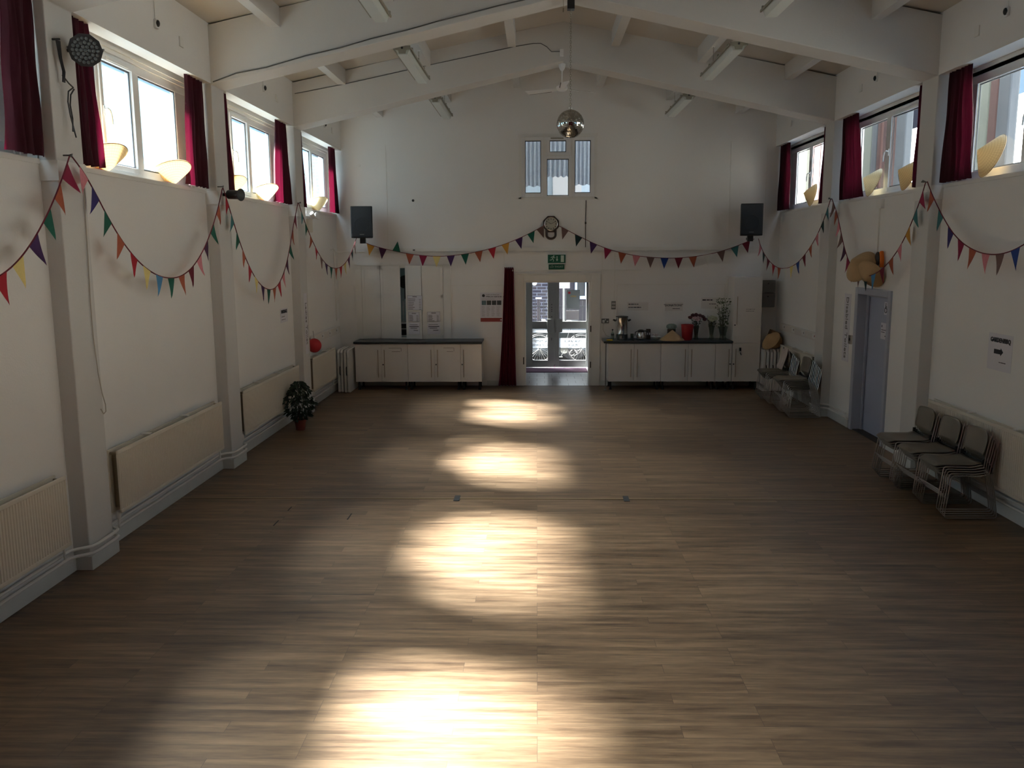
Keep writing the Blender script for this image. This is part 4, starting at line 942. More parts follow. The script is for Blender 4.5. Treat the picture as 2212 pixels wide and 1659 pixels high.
for (x, y, lb) in ((PL, 6.74, 'dark wall hook holding bunting on the first left pier'), (PL, 9.99, 'dark wall hook holding bunting on the second left pier'), (PL, 13.17, 'wall hook holding bunting at the third left pier'), (PR, 13.09, 'wall hook holding bunting at the far right pier'), (PR, 9.95, 'wall hook holding bunting at the near right pier')):
    s = 1 if x < 0 else -1
    yy = y if any(f <= y <= f+FW for f in FR) else y+.15
    tag(obj('bunting_hook', B().tube([(x, yy, 3.35), (x+s*.05, yy, 3.35), (x+s*.07, (y+yy)/2, 3.36), (x+s*.06, y, 3.335)], .007, 6), M['cable'], smooth=True), lb, 'hook', 'bunting hooks')

# ------------------------------------------------------------------ painted palm hats on the sills
def hat(label, loc, apex, m, motif, mcol, r=.205, h=.165, grp='painted conical hats on the window sills', zb=SILL+.012):
    """cone with its opening at local z=0 and apex at +h; apex: world direction of the point; settled on the sill"""
    o = thing('conical_hat', label, 'hat', (0, 0, 0), grp)
    N = 40; b = B()
    b.lathe([(r, 0), (r*.985, .012)]+[(r*(1-t)+.004*t, .012+(h-.012)*t) for t in [i/8 for i in range(1, 8)]]+[(0, h)], None, N)
    bm = b.bm; bmesh.ops.delete(bm, geom=[f for f in bm.faces if len(f.verts) > 4], context='FACES')
    obj('hat_shell', b, m, o, smooth=True)
    obj('hat_rim', B().tube([(r*cos(2*pi*i/N), r*sin(2*pi*i/N), .002) for i in range(N)], .004, 6, True), M['straw'], o, smooth=True)
    if motif is not None:
        b = B(); a0, a1 = motif
        def fn(u, v):
            a = a0+(a1-a0)*u; t = .30+.38*v+.06*sin(u*9); rr = r*(1-t)+.004
            return ((rr+.003)*cos(a), (rr+.003)*sin(a), .012+(h-.012)*t+.003)
        obj('painted_motif', b.grid(fn, 10, 4), MOTIF[mcol], o)
    q = Vector(apex).to_track_quat('Z', 'Y'); mt = q.to_matrix()
    zmin = min(min((mt @ Vector((r*cos(a/20*pi), r*sin(a/20*pi), 0))).z for a in range(40)), (mt @ Vector((0, 0, h))).z)
    o.rotation_euler = q.to_euler(); o.location = (loc[0], loc[1], zb-zmin)
    return o
dn = (.34, -.25, -.90)
hat('painted conical hat with red script half behind the curtain under the stage light', (-3.885, 7.75, 0), (.34, -.2, -.90), HATS[0], (-2.2, -1.0), 'red')
hat('painted conical hat with a purple bird on the sill of the brightest window', (-3.885, 9.18, 0), dn, HATS[0], (-2.0, -1.0), 'purple')
hat('conical hat partly hidden behind the narrow dark curtain over the can spotlight', (-3.885, 10.95, 0), dn, HATS[0], (-2.0, -1.2), 'blue')
hat('conical hat with an orange motif beside the wide crimson curtain', (-3.885, 12.30, 0), dn, HATS[1], (-2.1, -1.1), 'orange')
hat('conical hat with an orange motif in the farthest left window', (-3.885, 15.2, 0), dn, HATS[1], (-2.1, -1.1), 'orange')
ur = (-.9, .08, .38)
hat('conical hat with a red flower in the farthest right window', (4.67, 14.85, 0), (-.88, .05, .2), HATS[0], (2, 3.4), 'red', r=.19)
hat('cream conical hat with an orange bird in the middle right window', (4.67, 12.2, 0), ur, HATS[1], (2.5, 3.6), 'orange', r=.20)
hat('conical hat with blue stripes beside the narrow curtain in the middle right window', (4.67, 11.05, 0), ur, HATS[0], (2.5, 4.0), 'blue', r=.20)
hat('large conical hat with green brushwork in the nearest right window', (4.68, 9.13, 0), (-.9, .10, .36), HATS[0], (2.2, 3.8), 'green', r=.225)

# ------------------------------------------------------------------ ceiling fittings
def batten(label, x, y0, y1, z=5.0):
    o = thing('fluorescent_light', label, 'light', (x, (y0+y1)/2, z), 'fluorescent battens on chains')
    obj('batten_body', B().prism([(x-.105, z+.03), (x+.105, z+.03), (x+.085, z+.065), (x-.085, z+.065)], 'y', y0, y1), M['pvc'], o)
    obj('diffuser', B().prism([(x-.09, z+.03), (x-.06, z-.035), (x+.06, z-.035), (x+.09, z+.03)], 'y', y0+.02, y1-.02), M['diff'], o)
    b = B().box(x-.112, x-.098, y0, y1, z+.018, z+.04).box(x+.098, x+.112, y0, y1, z+.018, z+.04)
    for i in range(4):
        yy = y0+.1+(y1-y0-.2)*i/3; b.box(x-.116, x-.098, yy, yy+.03, z+.035, z+.06).box(x+.098, x+.116, yy, yy+.03, z+.035, z+.06)
    obj('side_rail', b, M['lampmetal'], o)
    e = obj('end_cap', B().prism([(x-.1, z+.06), (x+.1, z+.06), (x+.1, z+.02), (x+.05, z+.01), (x+.04, z-.03), (x-.04, z-.03), (x-.05, z+.01), (x-.1, z+.02)], 'y', y0-.012, y0), M['lampmetal'], o)
    obj('cable_hole', B().cyl((x, y0-.012, z+.035), (x, y0-.018, z+.035), .014, 10), M['black'], e)
    zt = rib_z(x)
    for yy in (y0+.35, y1-.35):
        b = B(); n = int((zt-z-.065)/.022)
        for i in range(n):
            zz = z+.065+.022*i+.011; a = i % 2
            b.tube([(x+(.006*cos(t) if a else 0), yy+(0 if a else .006*cos(t)), zz+.014*sin(t)) for t in [2*pi*j/8 for j in range(8)]], .002, 4, True)
        obj('chain', b, M['lampmetal'], o)
        obj('chain_hook', B().box(x-.02, x+.02, yy-.02, yy+.02, zt-.012, zt), M['pvc'], o)
for (x, sd) in ((-1.63, 'left'), (2.42, 'right')):
    batten('fluorescent batten cropped by the top of the photo, %s side' % sd, x, 7.45, 9.35)
    batten('fluorescent batten between the two visible roof frames, %s side' % sd, x, 10.77, 12.63)
    batten('farthest fluorescent batten near the end wall, %s side' % sd, x, 14.15, 15.95)
# mirror ball
mb = thing('mirror_ball', 'silver mirror ball hanging on a chain from the roof frame', 'mirror ball', (.385, 10.1, 4.03))
R0 = .157; c0 = Vector((.385, 10.1, 4.03)); b = B(); rows = 26
for i in range(rows):
    t0, t1 = pi*i/rows, pi*(i+1)/rows; tm = (t0+t1)/2; n = max(4, int(2*pi*sin(tm)*rows/pi))
    for j in range(n):
        p0, p1 = 2*pi*j/n, 2*pi*(j+1)/n; g_ = .06*(p1-p0); h_ = .06*(t1-t0)
        def P(t, p): return c0+R0*Vector((sin(t)*cos(p), sin(t)*sin(p), cos(t)))
        pc = P(tm, (p0+p1)/2); jit = Vector([random.uniform(-1, 1) for _ in range(3)])*.0007
        qs = [P(t0+h_, p0+g_), P(t1-h_, p0+g_), P(t1-h_, p1-g_), P(t0+h_, p1-g_)]
        b.quad(*[q+jit*(k_ % 2) for k_, q in enumerate(qs)])
obj('mirror_tiles', b, M['mirror'], mb)
obj('ball_core', B().ball(c0, R0-.003, 40), mat('ball_core_grey', (.12, .11, .10), .5), mb, smooth=True)
obj('ball_ring', B().tube([(c0.x+.015*cos(2*pi*i/16), c0.y, c0.z+R0+.02+.015*sin(2*pi*i/16)) for i in range(16)], .003, 6, True).cyl(c0+Vector((0, 0, R0-.005)), c0+Vector((0, 0, R0+.008)), .012, 12), M['steel'], mb)
b = B(); zt = 5.27; z_ = c0.z+R0+.035; i = 0
while z_ < zt:
    a = i % 2
    b.tube([(c0.x+(.0085*cos(t) if a else 0), c0.y+(0 if a else .0085*cos(t)), z_+.017*sin(t)) for t in [2*pi*j/8 for j in range(8)]], .0028, 4, True); z_ += .026; i += 1
obj('chain', b, M['lampmetal'], mb)
obj('ball_motor', B().box(.345, .425, 10.05, 10.15, 5.27, 5.402), M['black'], mb)
obj('switch_pull', B().lathe([(0, 0), (.008, .01), (.006, .05), (0, .055)], None, 8, (.30, 10.1, 5.24)).cyl((.30, 10.1, 5.29), (.30, 10.1, 5.385), .002, 4), M['brass'], mb)
# ceiling fan
fx, fy = .385, 13.5
fa = thing('ceiling_fan', 'white three blade ceiling fan under the far roof frame', 'fan', (fx, fy, 5.05))
obj('fan_canopy', B().lathe([(.02, -.10), (.045, -.06), (.055, 0)], None, 20, (fx, fy, 5.40)), M['pvc'], fa, smooth=True)
obj('fan_rod', B().cyl((fx, fy, 5.08), (fx, fy, 5.32), .010, 10), M['pvc'], fa)
obj('fan_motor', B().lathe([(0, -.04), (.06, -.035), (.085, -.01), (.08, .03), (.03, .05), (0, .05)], None, 24, (fx, fy, 5.04)), M['pvc'], fa, smooth=True)
for i in range(3):
    a = -pi/2+2*pi*i/3+.06; u = Vector((cos(a), sin(a), 0)); n = Vector((-sin(a), cos(a), .25)).normalized()
    c_ = Vector((fx, fy, 5.03))
    b = B().quad(c_+u*.09-n*.04, c_+u*.60-n*.07, c_+u*.60+n*.07, c_+u*.09+n*.04)
    bl = obj('fan_blade', b, M['pvc'], fa, solid=.007)
    e = -1 if i != 1 else 1
    obj('dust_edge', B().tube([c_+u*.2+n*e*.055, c_+u*.59+n*e*.071], .006, 5), M['stem'], bl)
fb = thing('junction_box', 'small white junction box above the ceiling fan', 'junction box', (.37, 13.29, 5.5))
obj('box_body', B().box(.345, .40, 13.26, 13.30, 5.46, 5.56), M['pvc'], fb)
# cables along the roof frames
tag(obj('beam_cable', B().tube([(-3.67, 9.955, 4.51), (-3.4, 9.955, 4.60), (-3.05, 9.955, 4.66), (-2.6, 9.955, 4.78), (-2.21, 9.955, 4.86), (-1.85, 9.955, 4.955), (-1.45, 9.955, 5.04), (-1.1, 9.955, 5.13), (-.74, 9.955, 5.21), (-.4, 9.955, 5.29), (-.15, 9.955, 5.34), (.2, 9.955, 5.42)], .007, 6), M['cable'], smooth=True), 'grey cable clipped along the nearer full roof frame', 'cable', 'cables on the roof frames')
tag(obj('beam_cable', B().tube([(-3.66, 13.29, 4.97), (-2.90, 13.29, 5.10), (-1.61, 13.29, 5.36), (-.32, 13.29, 5.61), (-.05, 13.29, 5.65), (.06, 13.29, 5.65), (.15, 13.29, 5.60), (.22, 13.29, 5.53), (.35, 13.285, 5.53)], .006, 6), M['cable'], smooth=True), 'thin cable along the far roof frame feeding the fan', 'cable', 'cables on the roof frames')
# sensors and socket boxes on the edge beams
for (x, y, z, lb) in ((PL, 8.58, 4.79, 'sensor above the brightest left window'), (PL, 11.87, 4.79, 'sensor above the second full left window'), (PL, 15.2, 4.79, 'sensor above the farthest left window'),
                      (PR, 8.60, 4.80, 'sensor above the nearest right window'), (PR, 11.73, 4.80, 'sensor above the middle right window'), (PR, 14.95, 4.80, 'sensor above the farthest right window')):
    s = 1 if x < 0 else -1; o = thing('motion_sensor', 'tiny white and black '+lb, 'sensor', (x, y, z-.04), 'sensors on the edge beams')
    obj('sensor_body', B().box(x, x+s*.03, y-.03, y+.03, z-.045, z+.04), M['pvc'], o, bevel=.008); obj('sensor_lens', B().ball((x+s*.035, y-.01, z), .028, 12, (.7, .8, 1.2)), M['black'], o, smooth=True)
    obj('sensor_wire', B().cyl((x+s*.006, y, z+.04), (x+s*.006, y, 5.1), .004, 6), M['gloss'], o)
for (x, y, z, lb) in ((PL, 9.18, 4.76, 'above the brightest left window'), (PL, 12.47, 4.76, 'above the second full left window'), (PL, 15.8, 4.77, 'above the farthest left window'),
                      (PR, 9.16, 4.76, 'above the nearest right window'), (PR, 12.28, 4.78, 'above the middle right window'), (PR, 15.55, 4.78, 'above the farthest right window')):
    s = 1 if x < 0 else -1; tag(obj('blank_plate', B().box(x, x+s*.014, y-.045, y+.045, z-.05, z+.05), M['gloss'], bevel=.003), 'square white blank plate '+lb, 'wall plate', 'plates on the edge beams')

# ------------------------------------------------------------------ stage lights
pr = thing('stage_light', 'round black stage light full of lenses over the curtain, first left pier', 'stage light', (-3.5, 6.80, 4.12))
dirv = Vector((.42, -.86, -.28)).normalized(); q = dirv.to_track_quat('Z', 'Y').to_matrix().to_4x4(); c = Vector((-3.50, 6.82, 4.15))
obj('lamp_body', B().lathe([(.05, -.14), (.09, -.11), (.105, -.02), (.125, 0), (.125, .012)], q, 10, c), M['black'], pr)
b = B()
for ring, n in ((0, 1), (.029, 6), (.058, 12), (.088, 18)):
    for i in range(n):
        a = 2*pi*i/n; p_ = c+(q @ Vector((ring*cos(a), ring*sin(a), .012))); b.lathe([(.0135, 0), (.012, .005), (.006, .008), (0, .009)], q, 8, p_)
obj('lens_cluster', b, mat('led_lens', (.09, .10, .10), .3), pr, smooth=True)
obj('yoke', B().tube([c+(q @ Vector((.12, 0, -.05))), c+(q @ Vector((.13, 0, -.16))), c+(q @ Vector((0, 0, -.19))), c+(q @ Vector((-.13, 0, -.16))), c+(q @ Vector((-.12, 0, -.05)))], .008, 6).cyl(c+(q @ Vector((0, 0, -.19))), (PL, 6.92, 4.17), .012, 8), M['black'], pr)
b = B(); rn = random.Random(3)
for k_ in range(5):
    o_ = k_*.007
    b.tube([(-3.66+o_*.4, 6.70+o_+.015*rn.random(), 4.20), (-3.655, 6.72+o_, 4.08), (-3.65, 6.735+o_+.02*rn.random(), 3.98), (-3.655, 6.74+o_, 3.90)], .006, 5)
b.tube([(-3.655, 6.74, 3.95), (-3.64, 6.80, 3.90), (-3.64, 6.86, 3.88)], .006, 5); b.tube([(-3.64, 6.86, 3.88), (-3.65, 6.80, 3.84), (-3.65, 6.78, 3.76), (-3.65, 6.80, 3.66), (-3.65, 6.83, 3.58), (-3.65, 6.86, 3.50)], .006, 5)
b.tube([(-3.64, 6.87, 3.87), (-3.65, 6.83, 3.82), (-3.65, 6.81, 3.74), (-3.65, 6.83, 3.64), (-3.65, 6.82, 3.54)], .006, 5)
b.cyl((PL, 6.72, 4.21), (-3.64, 6.72, 4.21), .008, 6)
tag(obj('coiled_cable', b, M['black'], smooth=True), 'black coiled cable hanging beside the round stage light', 'cable')
sp = thing('can_spotlight', 'black can spotlight with flared rim at the second left pier', 'stage light', (-3.5, 10.1, 3.27))
ax = Vector((1, -.35, -.05)).normalized(); q = ax.to_track_quat('Z', 'Y').to_matrix().to_4x4()
obj('lamp_body', B().lathe([(.03, -.02), (.052, 0), (.052, .12), (.055, .15), (.072, .17), (.072, .176), (.05, .165)], q, 24, (-3.62, 10.12, 3.27)), M['black'], sp, smooth=True)
obj('wall_bracket', B().cyl((PL, 10.13, 3.27), (-3.60, 10.12, 3.27), .02, 10), M['black'], sp)
em = thing('emergency_light', 'white twin head emergency light below the farthest left window', 'light', (-3.80, 14.4, 2.95))
obj('battery_box', B().box(XL, XL+.05, 14.28, 14.52, 2.93, 3.15), M['cream'], em, bevel=.006)
for yy in (14.26, 14.56): obj('lamp_head', B().lathe([(.03, -.03), (.055, 0), (.06, .03), (.05, .035)], Matrix.Rotation(radians(70), 4, 'Y') @ Matrix.Rotation(radians(-25 if yy < 14.4 else 25), 4, 'X'), 16, (XL+.11, yy, 3.20)), M['pvc'], em, smooth=True)
obj('head_arm', B().box(XL, XL+.07, 14.30, 14.52, 3.15, 3.19), M['pvc'], em)
tag(obj('loose_cable', B().tube([(-3.69, 7.00, 3.20), (-3.69, 6.98, 2.9), (-3.69, 6.97, 2.6), (-3.69, 6.95, 2.2), (-3.69, 6.95, 1.9), (-3.685, 6.97, 1.6), (-3.68, 7.0, 1.42), (-3.675, 7.03, 1.32), (-3.67, 7.02, 1.262), (-3.665, 6.97, 1.25), (-3.66, 6.92, 1.30)], .004, 6), M['cablew'], smooth=True), 'thin loose cable hanging down the first left pier', 'cable')
tag(obj('wall_conduit', B().tube([(-3.72, 13.72, 3.2), (-3.80, 13.76, 3.0), (-3.81, 13.78, 2.2), (-3.80, 13.80, 1.5), (-3.80, 13.84, 1.2)], .006, 6).tube([(-3.81, 13.95, 2.9), (-3.81, 13.93, 2.0), (-3.80, 13.90, 1.2)], .005, 6), M['cablew'], smooth=True), 'pair of thin wires down to the left socket trunking', 'cable')
tag(obj('wall_conduit', B().tube([(XL+.012, 16.15, 2.62), (XL+.012, 16.15, 1.3)], .012, 8).tube([(XL+.012, 15.9, 2.64), (XL+.012, 16.1, 2.66), (XL+.012, 16.17, 2.62), (XL+.02, 16.36, 2.60), (XL+.1, D-.012, 2.60), (-3.3, D-.012, 2.60)], .010, 8), M['gloss'], smooth=True), 'white conduit in the corner below the left loudspeaker', 'conduit')

# ------------------------------------------------------------------ trunking, panels, wall papers
def trunk(label, x, s, y0, y1, z0, z1):
    o = thing('socket_trunking', label, 'trunking', (x, (y0+y1)/2, z0), 'grey socket trunking')
    obj('trunking_body', B().box(x, x+s*.06, y0, y1, z0, z1), M['lam'], o, bevel=.005)
    for i in range(4):
        yy = y0+(y1-y0)*(i+.35)/4
        obj('socket_face', B().box(x+s*.06, x+s*.066, yy, yy+.16, z0+.02, z1-.02), M['pvc'], o, bevel=.003)
        obj('socket_switch', B().box(x+s*.066, x+s*.070, yy+.03, yy+.05, z0+.055, z0+.085), M['red'] if i == 0 else M['grey'], o)
    obj('end_hole', B().box(x+s*.012, x+s*.05, y0-.001, y0, z0+.02, z1-.02), M['black'], o)
trunk('grey socket trunking above the radiator with the red ball, left wall', XL, 1, 14.05, 16.2, 1.07, 1.20); trunk('grey socket trunking above the towel covered chairs, right wall', XR, -1, 13.72, 16.0, 1.13, 1.25)
lt = thing('paper_lantern', 'round red paper ball hanging beside the third left pier', 'lantern', (-3.70, 13.97, .95))
obj('lantern_body', B().ball((-3.70, 13.97, 1.065), .118, 28), M['lantern'], lt, smooth=True); obj('lantern_string', B().cyl((-3.70, 13.97, 1.18), (-3.735, 14.06, 1.30), .003, 5), M['cable'], lt)
mp_ = thing('notice', 'small massage notice on the wall above the potted plant', 'notice', (XL, 12.8, 1.57))
obj('sheet', B().box(XL, XL+.003, 12.62, 13.0, 1.55, 1.76), M['paper'], mp_); text('MASSAGE', .07, (XL+.006, 12.81, 1.71), 'left', M['ink'], mp_, bold=.002); strokes(12.67, 12.95, 1.57, 1.66, 2, XL+.003, mp_, 'left')
st = thing('paper_strip', 'long vertical handwritten paper strip on the third left pier', 'notice', (PL, 13.52, 1.05))
obj('sheet', B().box(PL, PL+.003, 13.44, 13.62, .98, 1.95), M['paper'], st); text('Ladies Toilet', .13, (PL+.006, 13.53, 1.47), 'left', M['inkg'], st, spin=-pi/2)
st = thing('paper_strip', 'long vertical handwritten paper strip beside the blue door', 'notice', (XR, 12.55, 1.05))
obj('sheet', B().box(XR-.003, XR, 12.60, 12.86, .95, 1.95), M['paper'], st); text('Disabled Toilets', .14, (XR-.006, 12.73, 1.45), 'right', M['inkg'], st, spin=-pi/2)
gd = thing('notice', 'garden and barbecue notice with a black arrow on the right wall', 'notice', (XR, 8.5, 1.42))
obj('sheet', B().box(XR-.003, XR, 8.30, 8.74, 1.39, 1.755), M['paper'], gd); text('GARDEN/BBQ', .062, (XR-.006, 8.515, 1.69), 'right', M['ink'], gd, bold=.002, sx=.95)
obj('arrow', B().prism([(8.62, 1.60), (8.62, 1.555), (8.50, 1.555), (8.50, 1.54), (8.455, 1.578), (8.50, 1.615), (8.50, 1.60)], 'x', XR-.006, XR-.003), M['ink'], gd); strokes(8.52, 8.36, 1.46, 1.49, 1, XR-.003, gd, 'right', M['ink'], fill=.9)
eb = [('upper', 1.80, 2.03), ('lower', 1.52, 1.785)]
for nm, z0, z1 in eb:
    o = thing('fuse_box', '%s grey metal fuse box beside the tall cupboard' % nm, 'fuse box', (4.38, D, z0), 'grey fuse boxes')
    obj('box_body', B().box(4.22, 4.50, D-.14, D-.001, z0, z1), M['grey'], o, bevel=.006); obj('box_lid', B().box(4.215, 4.505, D-.155, D-.14, z0+.01, z1), M['grey'], o, bevel=.004); obj('lid_lock', B().cyl((4.37, D-.155, z1-.06), (4.37, D-.165, z1-.06), .014, 10), M['black'], o)
tag(obj('wall_conduit', B().tube([(4.30, D-.02, 1.52), (4.30, D-.02, .9)], .012, 8), M['gloss']), 'white conduit dropping from the fuse boxes', 'conduit')
vt = thing('wall_trunking', 'thin white trunking running down to the blue door frame', 'trunking', (XR, 11.72, 2.1))
obj('trunking_body', B().box(XR-.02, XR, 11.71, 11.74, 2.08, 3.14), M['gloss'], vt); obj('trunking_box', B().box(XR-.05, XR, 11.60, 11.76, 3.13, 3.25), M['gloss'], vt)
wk = thing('door_entry_box', 'small metal switch box beside the blue door', 'switch', (XR, 12.5, 1.25)); obj('box_body', B().box(XR-.03, XR, 12.46, 12.56, 1.23, 1.36), M['steel'], wk, bevel=.005); obj('box_button', B().box(XR-.036, XR-.03, 12.49, 12.52, 1.28, 1.32), M['black'], wk)
tag(obj('wall_vent_hole', B().cyl((-2.35, D-.012, 3.56), (-2.35, D-.001, 3.56), .024, 16), M['black']), 'small round black hole cover on the far wall', 'wall fitting')
tag(obj('roof_hook', B().tube([(.93, D-.01, 3.54), (.925, D-.01, 3.1), (.925, D-.01, 2.66)], .008, 6).box(.91, .94, D-.02, D, 3.1, 3.14), M['wood']), 'thin dark wire running down from the far window', 'cable')
tag(obj('wall_fixing', B().box(-2.37, -2.33, D-.05, D-.045, 2.62, 2.64), M['black']), 'small black fixing on the far wall ledge', 'wall fitting')
tag(obj('wall_fixing', B().cyl((-3.36, D-.001, 4.22), (-3.36, D-.02, 4.22), .03, 14), M['gloss']), 'small white round boss high on the far wall', 'wall fitting')

# ------------------------------------------------------------------ blue door on the right
dr = thing('door_4', None, None, (XR, 11.76, 0), kind='structure')
b = B().box(XR-.03, XR+.26, 11.16, 11.24, 0, 2.06).box(XR-.03, XR+.26, 12.28, 12.38, 0, 2.06).box(XR-.03, XR+.26, 11.24, 12.28, 1.97, 2.06)
b.box(XR+.10, XR+.13, 12.24, 12.28, 0, 1.97).box(XR+.10, XR+.13, 11.24, 12.28, 1.94, 1.97)
obj('door_frame', b, M['blueframe'], dr, bevel=.006)
obj('door_leaf', B().box(XR+.135, XR+.175, 11.24, 12.28, .012, 1.97), M['bluedoor'], dr)
obj('threshold', B().box(XR+.0, XR+.27, 11.24, 12.28, 0, .012), M['dark'], dr)
xd = XR+.132
wc = thing('wheelchair_sign', 'white wheelchair symbol sign high on the blue door', 'sign', (xd, 11.62, 1.72))
yc_, zc_ = 11.66, 1.80
obj('sign_plate', B().box(xd-.0, xd+.003, yc_-.065, yc_+.065, zc_-.085, zc_+.085), M['paper'], wc)
b = B(); X_ = xd-.002
b.cyl((X_, yc_+.012, zc_+.062), (X_-.002, yc_+.012, zc_+.062), .010, 10)
for (a, c) in (((.012, .048), (.010, .0)), ((.010, .022), (-.02, .022)), ((.010, 0), (-.025, 0)), ((-.025, 0), (-.04, -.05))): b.cyl((X_, yc_+a[0], zc_+a[1]), (X_, yc_+c[0], zc_+c[1]), .005, 6)
b.tube([(X_, yc_+.008+.036*cos(t), zc_-.022+.036*sin(t)) for t in [radians(100)-radians(260)*i/16 for i in range(17)]][::-1], .004, 5)
obj('wheelchair_symbol', b, M['ink'], wc)
nt_ = thing('notice', 'white printed notice at eye height on the blue door', 'notice', (xd, 11.66, 1.42)); obj('sheet', B().box(xd, xd+.003, 11.56, 11.80, 1.38, 1.60), M['paper'], nt_)
strokes(11.78, 11.58, 1.46, 1.52, 2, xd, nt_, 'right', M['ink'], h=.3); obj('printed_icon', B().box(xd-.002, xd, 11.755, 11.775, 1.54, 1.57), M['ink'], nt_); strokes(11.66, 11.59, 1.41, 1.44, 1, xd, nt_, 'right', M['ink'], h=.4)
# hats hung above the door
hc = hat('plain straw conical hat hung above the blue door behind the bunting', (4.40, 11.78, 0), (-.80, -.35, .50), M['straw'], None, None, r=.23, h=.20, grp='straw hats above the blue door'); hc.location.z = 2.36
hc2 = hat('second straw hat tucked under the first above the blue door', (4.45, 11.55, 0), (-.75, -.4, -.5), M['straw'], None, None, r=.20, h=.14, grp='straw hats above the blue door'); hc2.location.z = 2.27
mk = thing('mask', 'small dark and yellow painted ornament behind the hung straw hat', 'ornament', (4.56, 11.55, 2.4)); obj('ornament_dark', B().ball((4.55, 11.62, 2.47), .085, 14, (.4, .8, 1.1)), M['tin'], mk, smooth=True); obj('ornament_yellow', B().tube([(4.55, 11.50, 2.56), (4.545, 11.46, 2.48), (4.55, 11.47, 2.36)], .028, 8), MOTIF['orange'], mk, smooth=True)

# ------------------------------------------------------------------ items on the drinks counter
WT = .926
u_ = thing('tea_urn', 'tall stainless steel tea urn with black handles on the drinks counter', 'urn', (1.61, 16.15, WT))
obj('urn_body', B().lathe([(.10, 0), (.112, .01), (.112, .11), (.115, .115), (.112, .12), (.112, .42), (.118, .43)], None, 36, (1.61, 16.15, WT)), M['steel'], u_, smooth=True)
obj('urn_lid', B().lathe([(.118, .43), (.115, .445), (.06, .452), (0, .452)], None, 32, (1.61, 16.15, WT)), M['black'], u_, smooth=True)
for s in (-1, 1): obj('urn_handle', B().tube([(1.61+s*.11, 16.15, WT+.37), (1.61+s*.16, 16.15, WT+.385), (1.61+s*.17, 16.15, WT+.38), (1.61+s*.12, 16.15, WT+.35)], .010, 8), M['black'], u_, smooth=True)
obj('urn_tap', B().cyl((1.61, 16.04, WT+.07), (1.61, 15.99, WT+.07), .012, 8).box(1.60, 1.62, 15.98, 16.0, WT+.05, WT+.10), M['black'], u_); obj('gauge', B().box(1.625, 1.64, 16.033, 16.04, WT+.12, WT+.30), M['black'], u_)
bt = thing('bottle', 'small clear bottle with a black cap beside the urn', 'bottle', (1.43, 16.08, WT)); obj('bottle_body', B().lathe([(.028, 0), (.03, .01), (.03, .12), (.012, .16), (.012, .18)], None, 16, (1.43, 16.08, WT)), M['clearobj'], bt, smooth=True); obj('bottle_cap', B().cyl((1.43, 16.08, WT+.18), (1.43, 16.08, WT+.21), .014, 12), M['black'], bt); obj('bottle_label', B().lathe([(.031, .09), (.031, .12)], None, 16, (1.43, 16.08, WT)), M['black'], bt)
tag(obj('sponge', B().box(1.31, 1.42, 15.93, 16.0, WT, WT+.025), MOTIF['orange'] if 0 else mat('yellow_sponge', (.65, .42, .03), .9), bevel=.006), 'yellow sponge at the doorway end of the counter', 'sponge')
kt = thing('coffee_pot', 'steel coffee pot with black lid and handle on the counter', 'pot', (1.97, 16.12, WT))
obj('pot_body', B().lathe([(.05, 0), (.085, .02), (.09, .08), (.07, .13), (.06, .15)], None, 28, (1.97, 16.12, WT)), M['steel'], kt, smooth=True); obj('pot_lid', B().lathe([(.062, .15), (.062, .18), (.03, .195), (0, .196)], None, 24, (1.97, 16.12, WT)), M['black'], kt, smooth=True)
obj('pot_handle', B().tube([(2.03, 16.10, WT+.17), (2.09, 16.09, WT+.17), (2.11, 16.09, WT+.12), (2.09, 16.09, WT+.05)], .011, 8).tube([(1.91, 16.10, WT+.17), (1.86, 16.09, WT+.15), (1.85, 16.09, WT+.08)], .008, 8), M['black'], kt, smooth=True)
gj = thing('glass_jar', 'small clear glass between the urn and coffee pot', 'glass', (1.82, 16.25, WT)); obj('jar_body', B().lathe([(.03, 0), (.032, .10), (.03, .10), (.028, .005)], None, 16, (1.82, 16.28, WT)), M['clearobj'], gj, smooth=True)
jr = thing('tea_caddy', 'small dark printed tea caddy behind the coffee pot', 'caddy', (2.13, 16.3, WT)); obj('caddy_body', B().box(2.09, 2.17, 16.27, 16.35, WT, WT+.19), M['tin'], jr, bevel=.004); obj('caddy_label', B().box(2.10, 2.16, 16.265, 16.27, WT+.08, WT+.12), M['paper'], jr)
tag(obj('power_cable', B().tube([(1.72, 16.08, WT+.006), (1.78, 16.02, WT+.03), (1.85, 15.98, WT+.04), (1.90, 16.02, WT+.008)], .006, 6).tube([(1.66, 16.0, WT+.006), (1.74, 15.97, WT+.02), (1.82, 15.96, WT+.006)], .006, 6), M['black'], smooth=True), 'black cable curled beside the urn base', 'cable')
bw = thing('glass_bowl', 'white bowl of wrapped sachets on the drinks counter', 'bowl', (2.25, 16.12, WT)); obj('bowl_body', B().lathe([(.04, 0), (.05, .005), (.10, .06), (.095, .06), (.04, .012)], None, 28, (2.25, 16.12, WT)), M['diff'], bw, smooth=True)
b = B()
for i in range(14): a = random.uniform(0, 6.28); r_ = random.uniform(0, .055); b.obox((2.25+r_*cos(a), 16.12+r_*sin(a), WT+.06+random.uniform(0, .05)), (cos(a), sin(a), .2), .022, (-sin(a), cos(a), 0), .014, (0, 0, 1), .006)
o = obj('sachets', b, M['towel'], bw); o['kind'] = 'stuff'
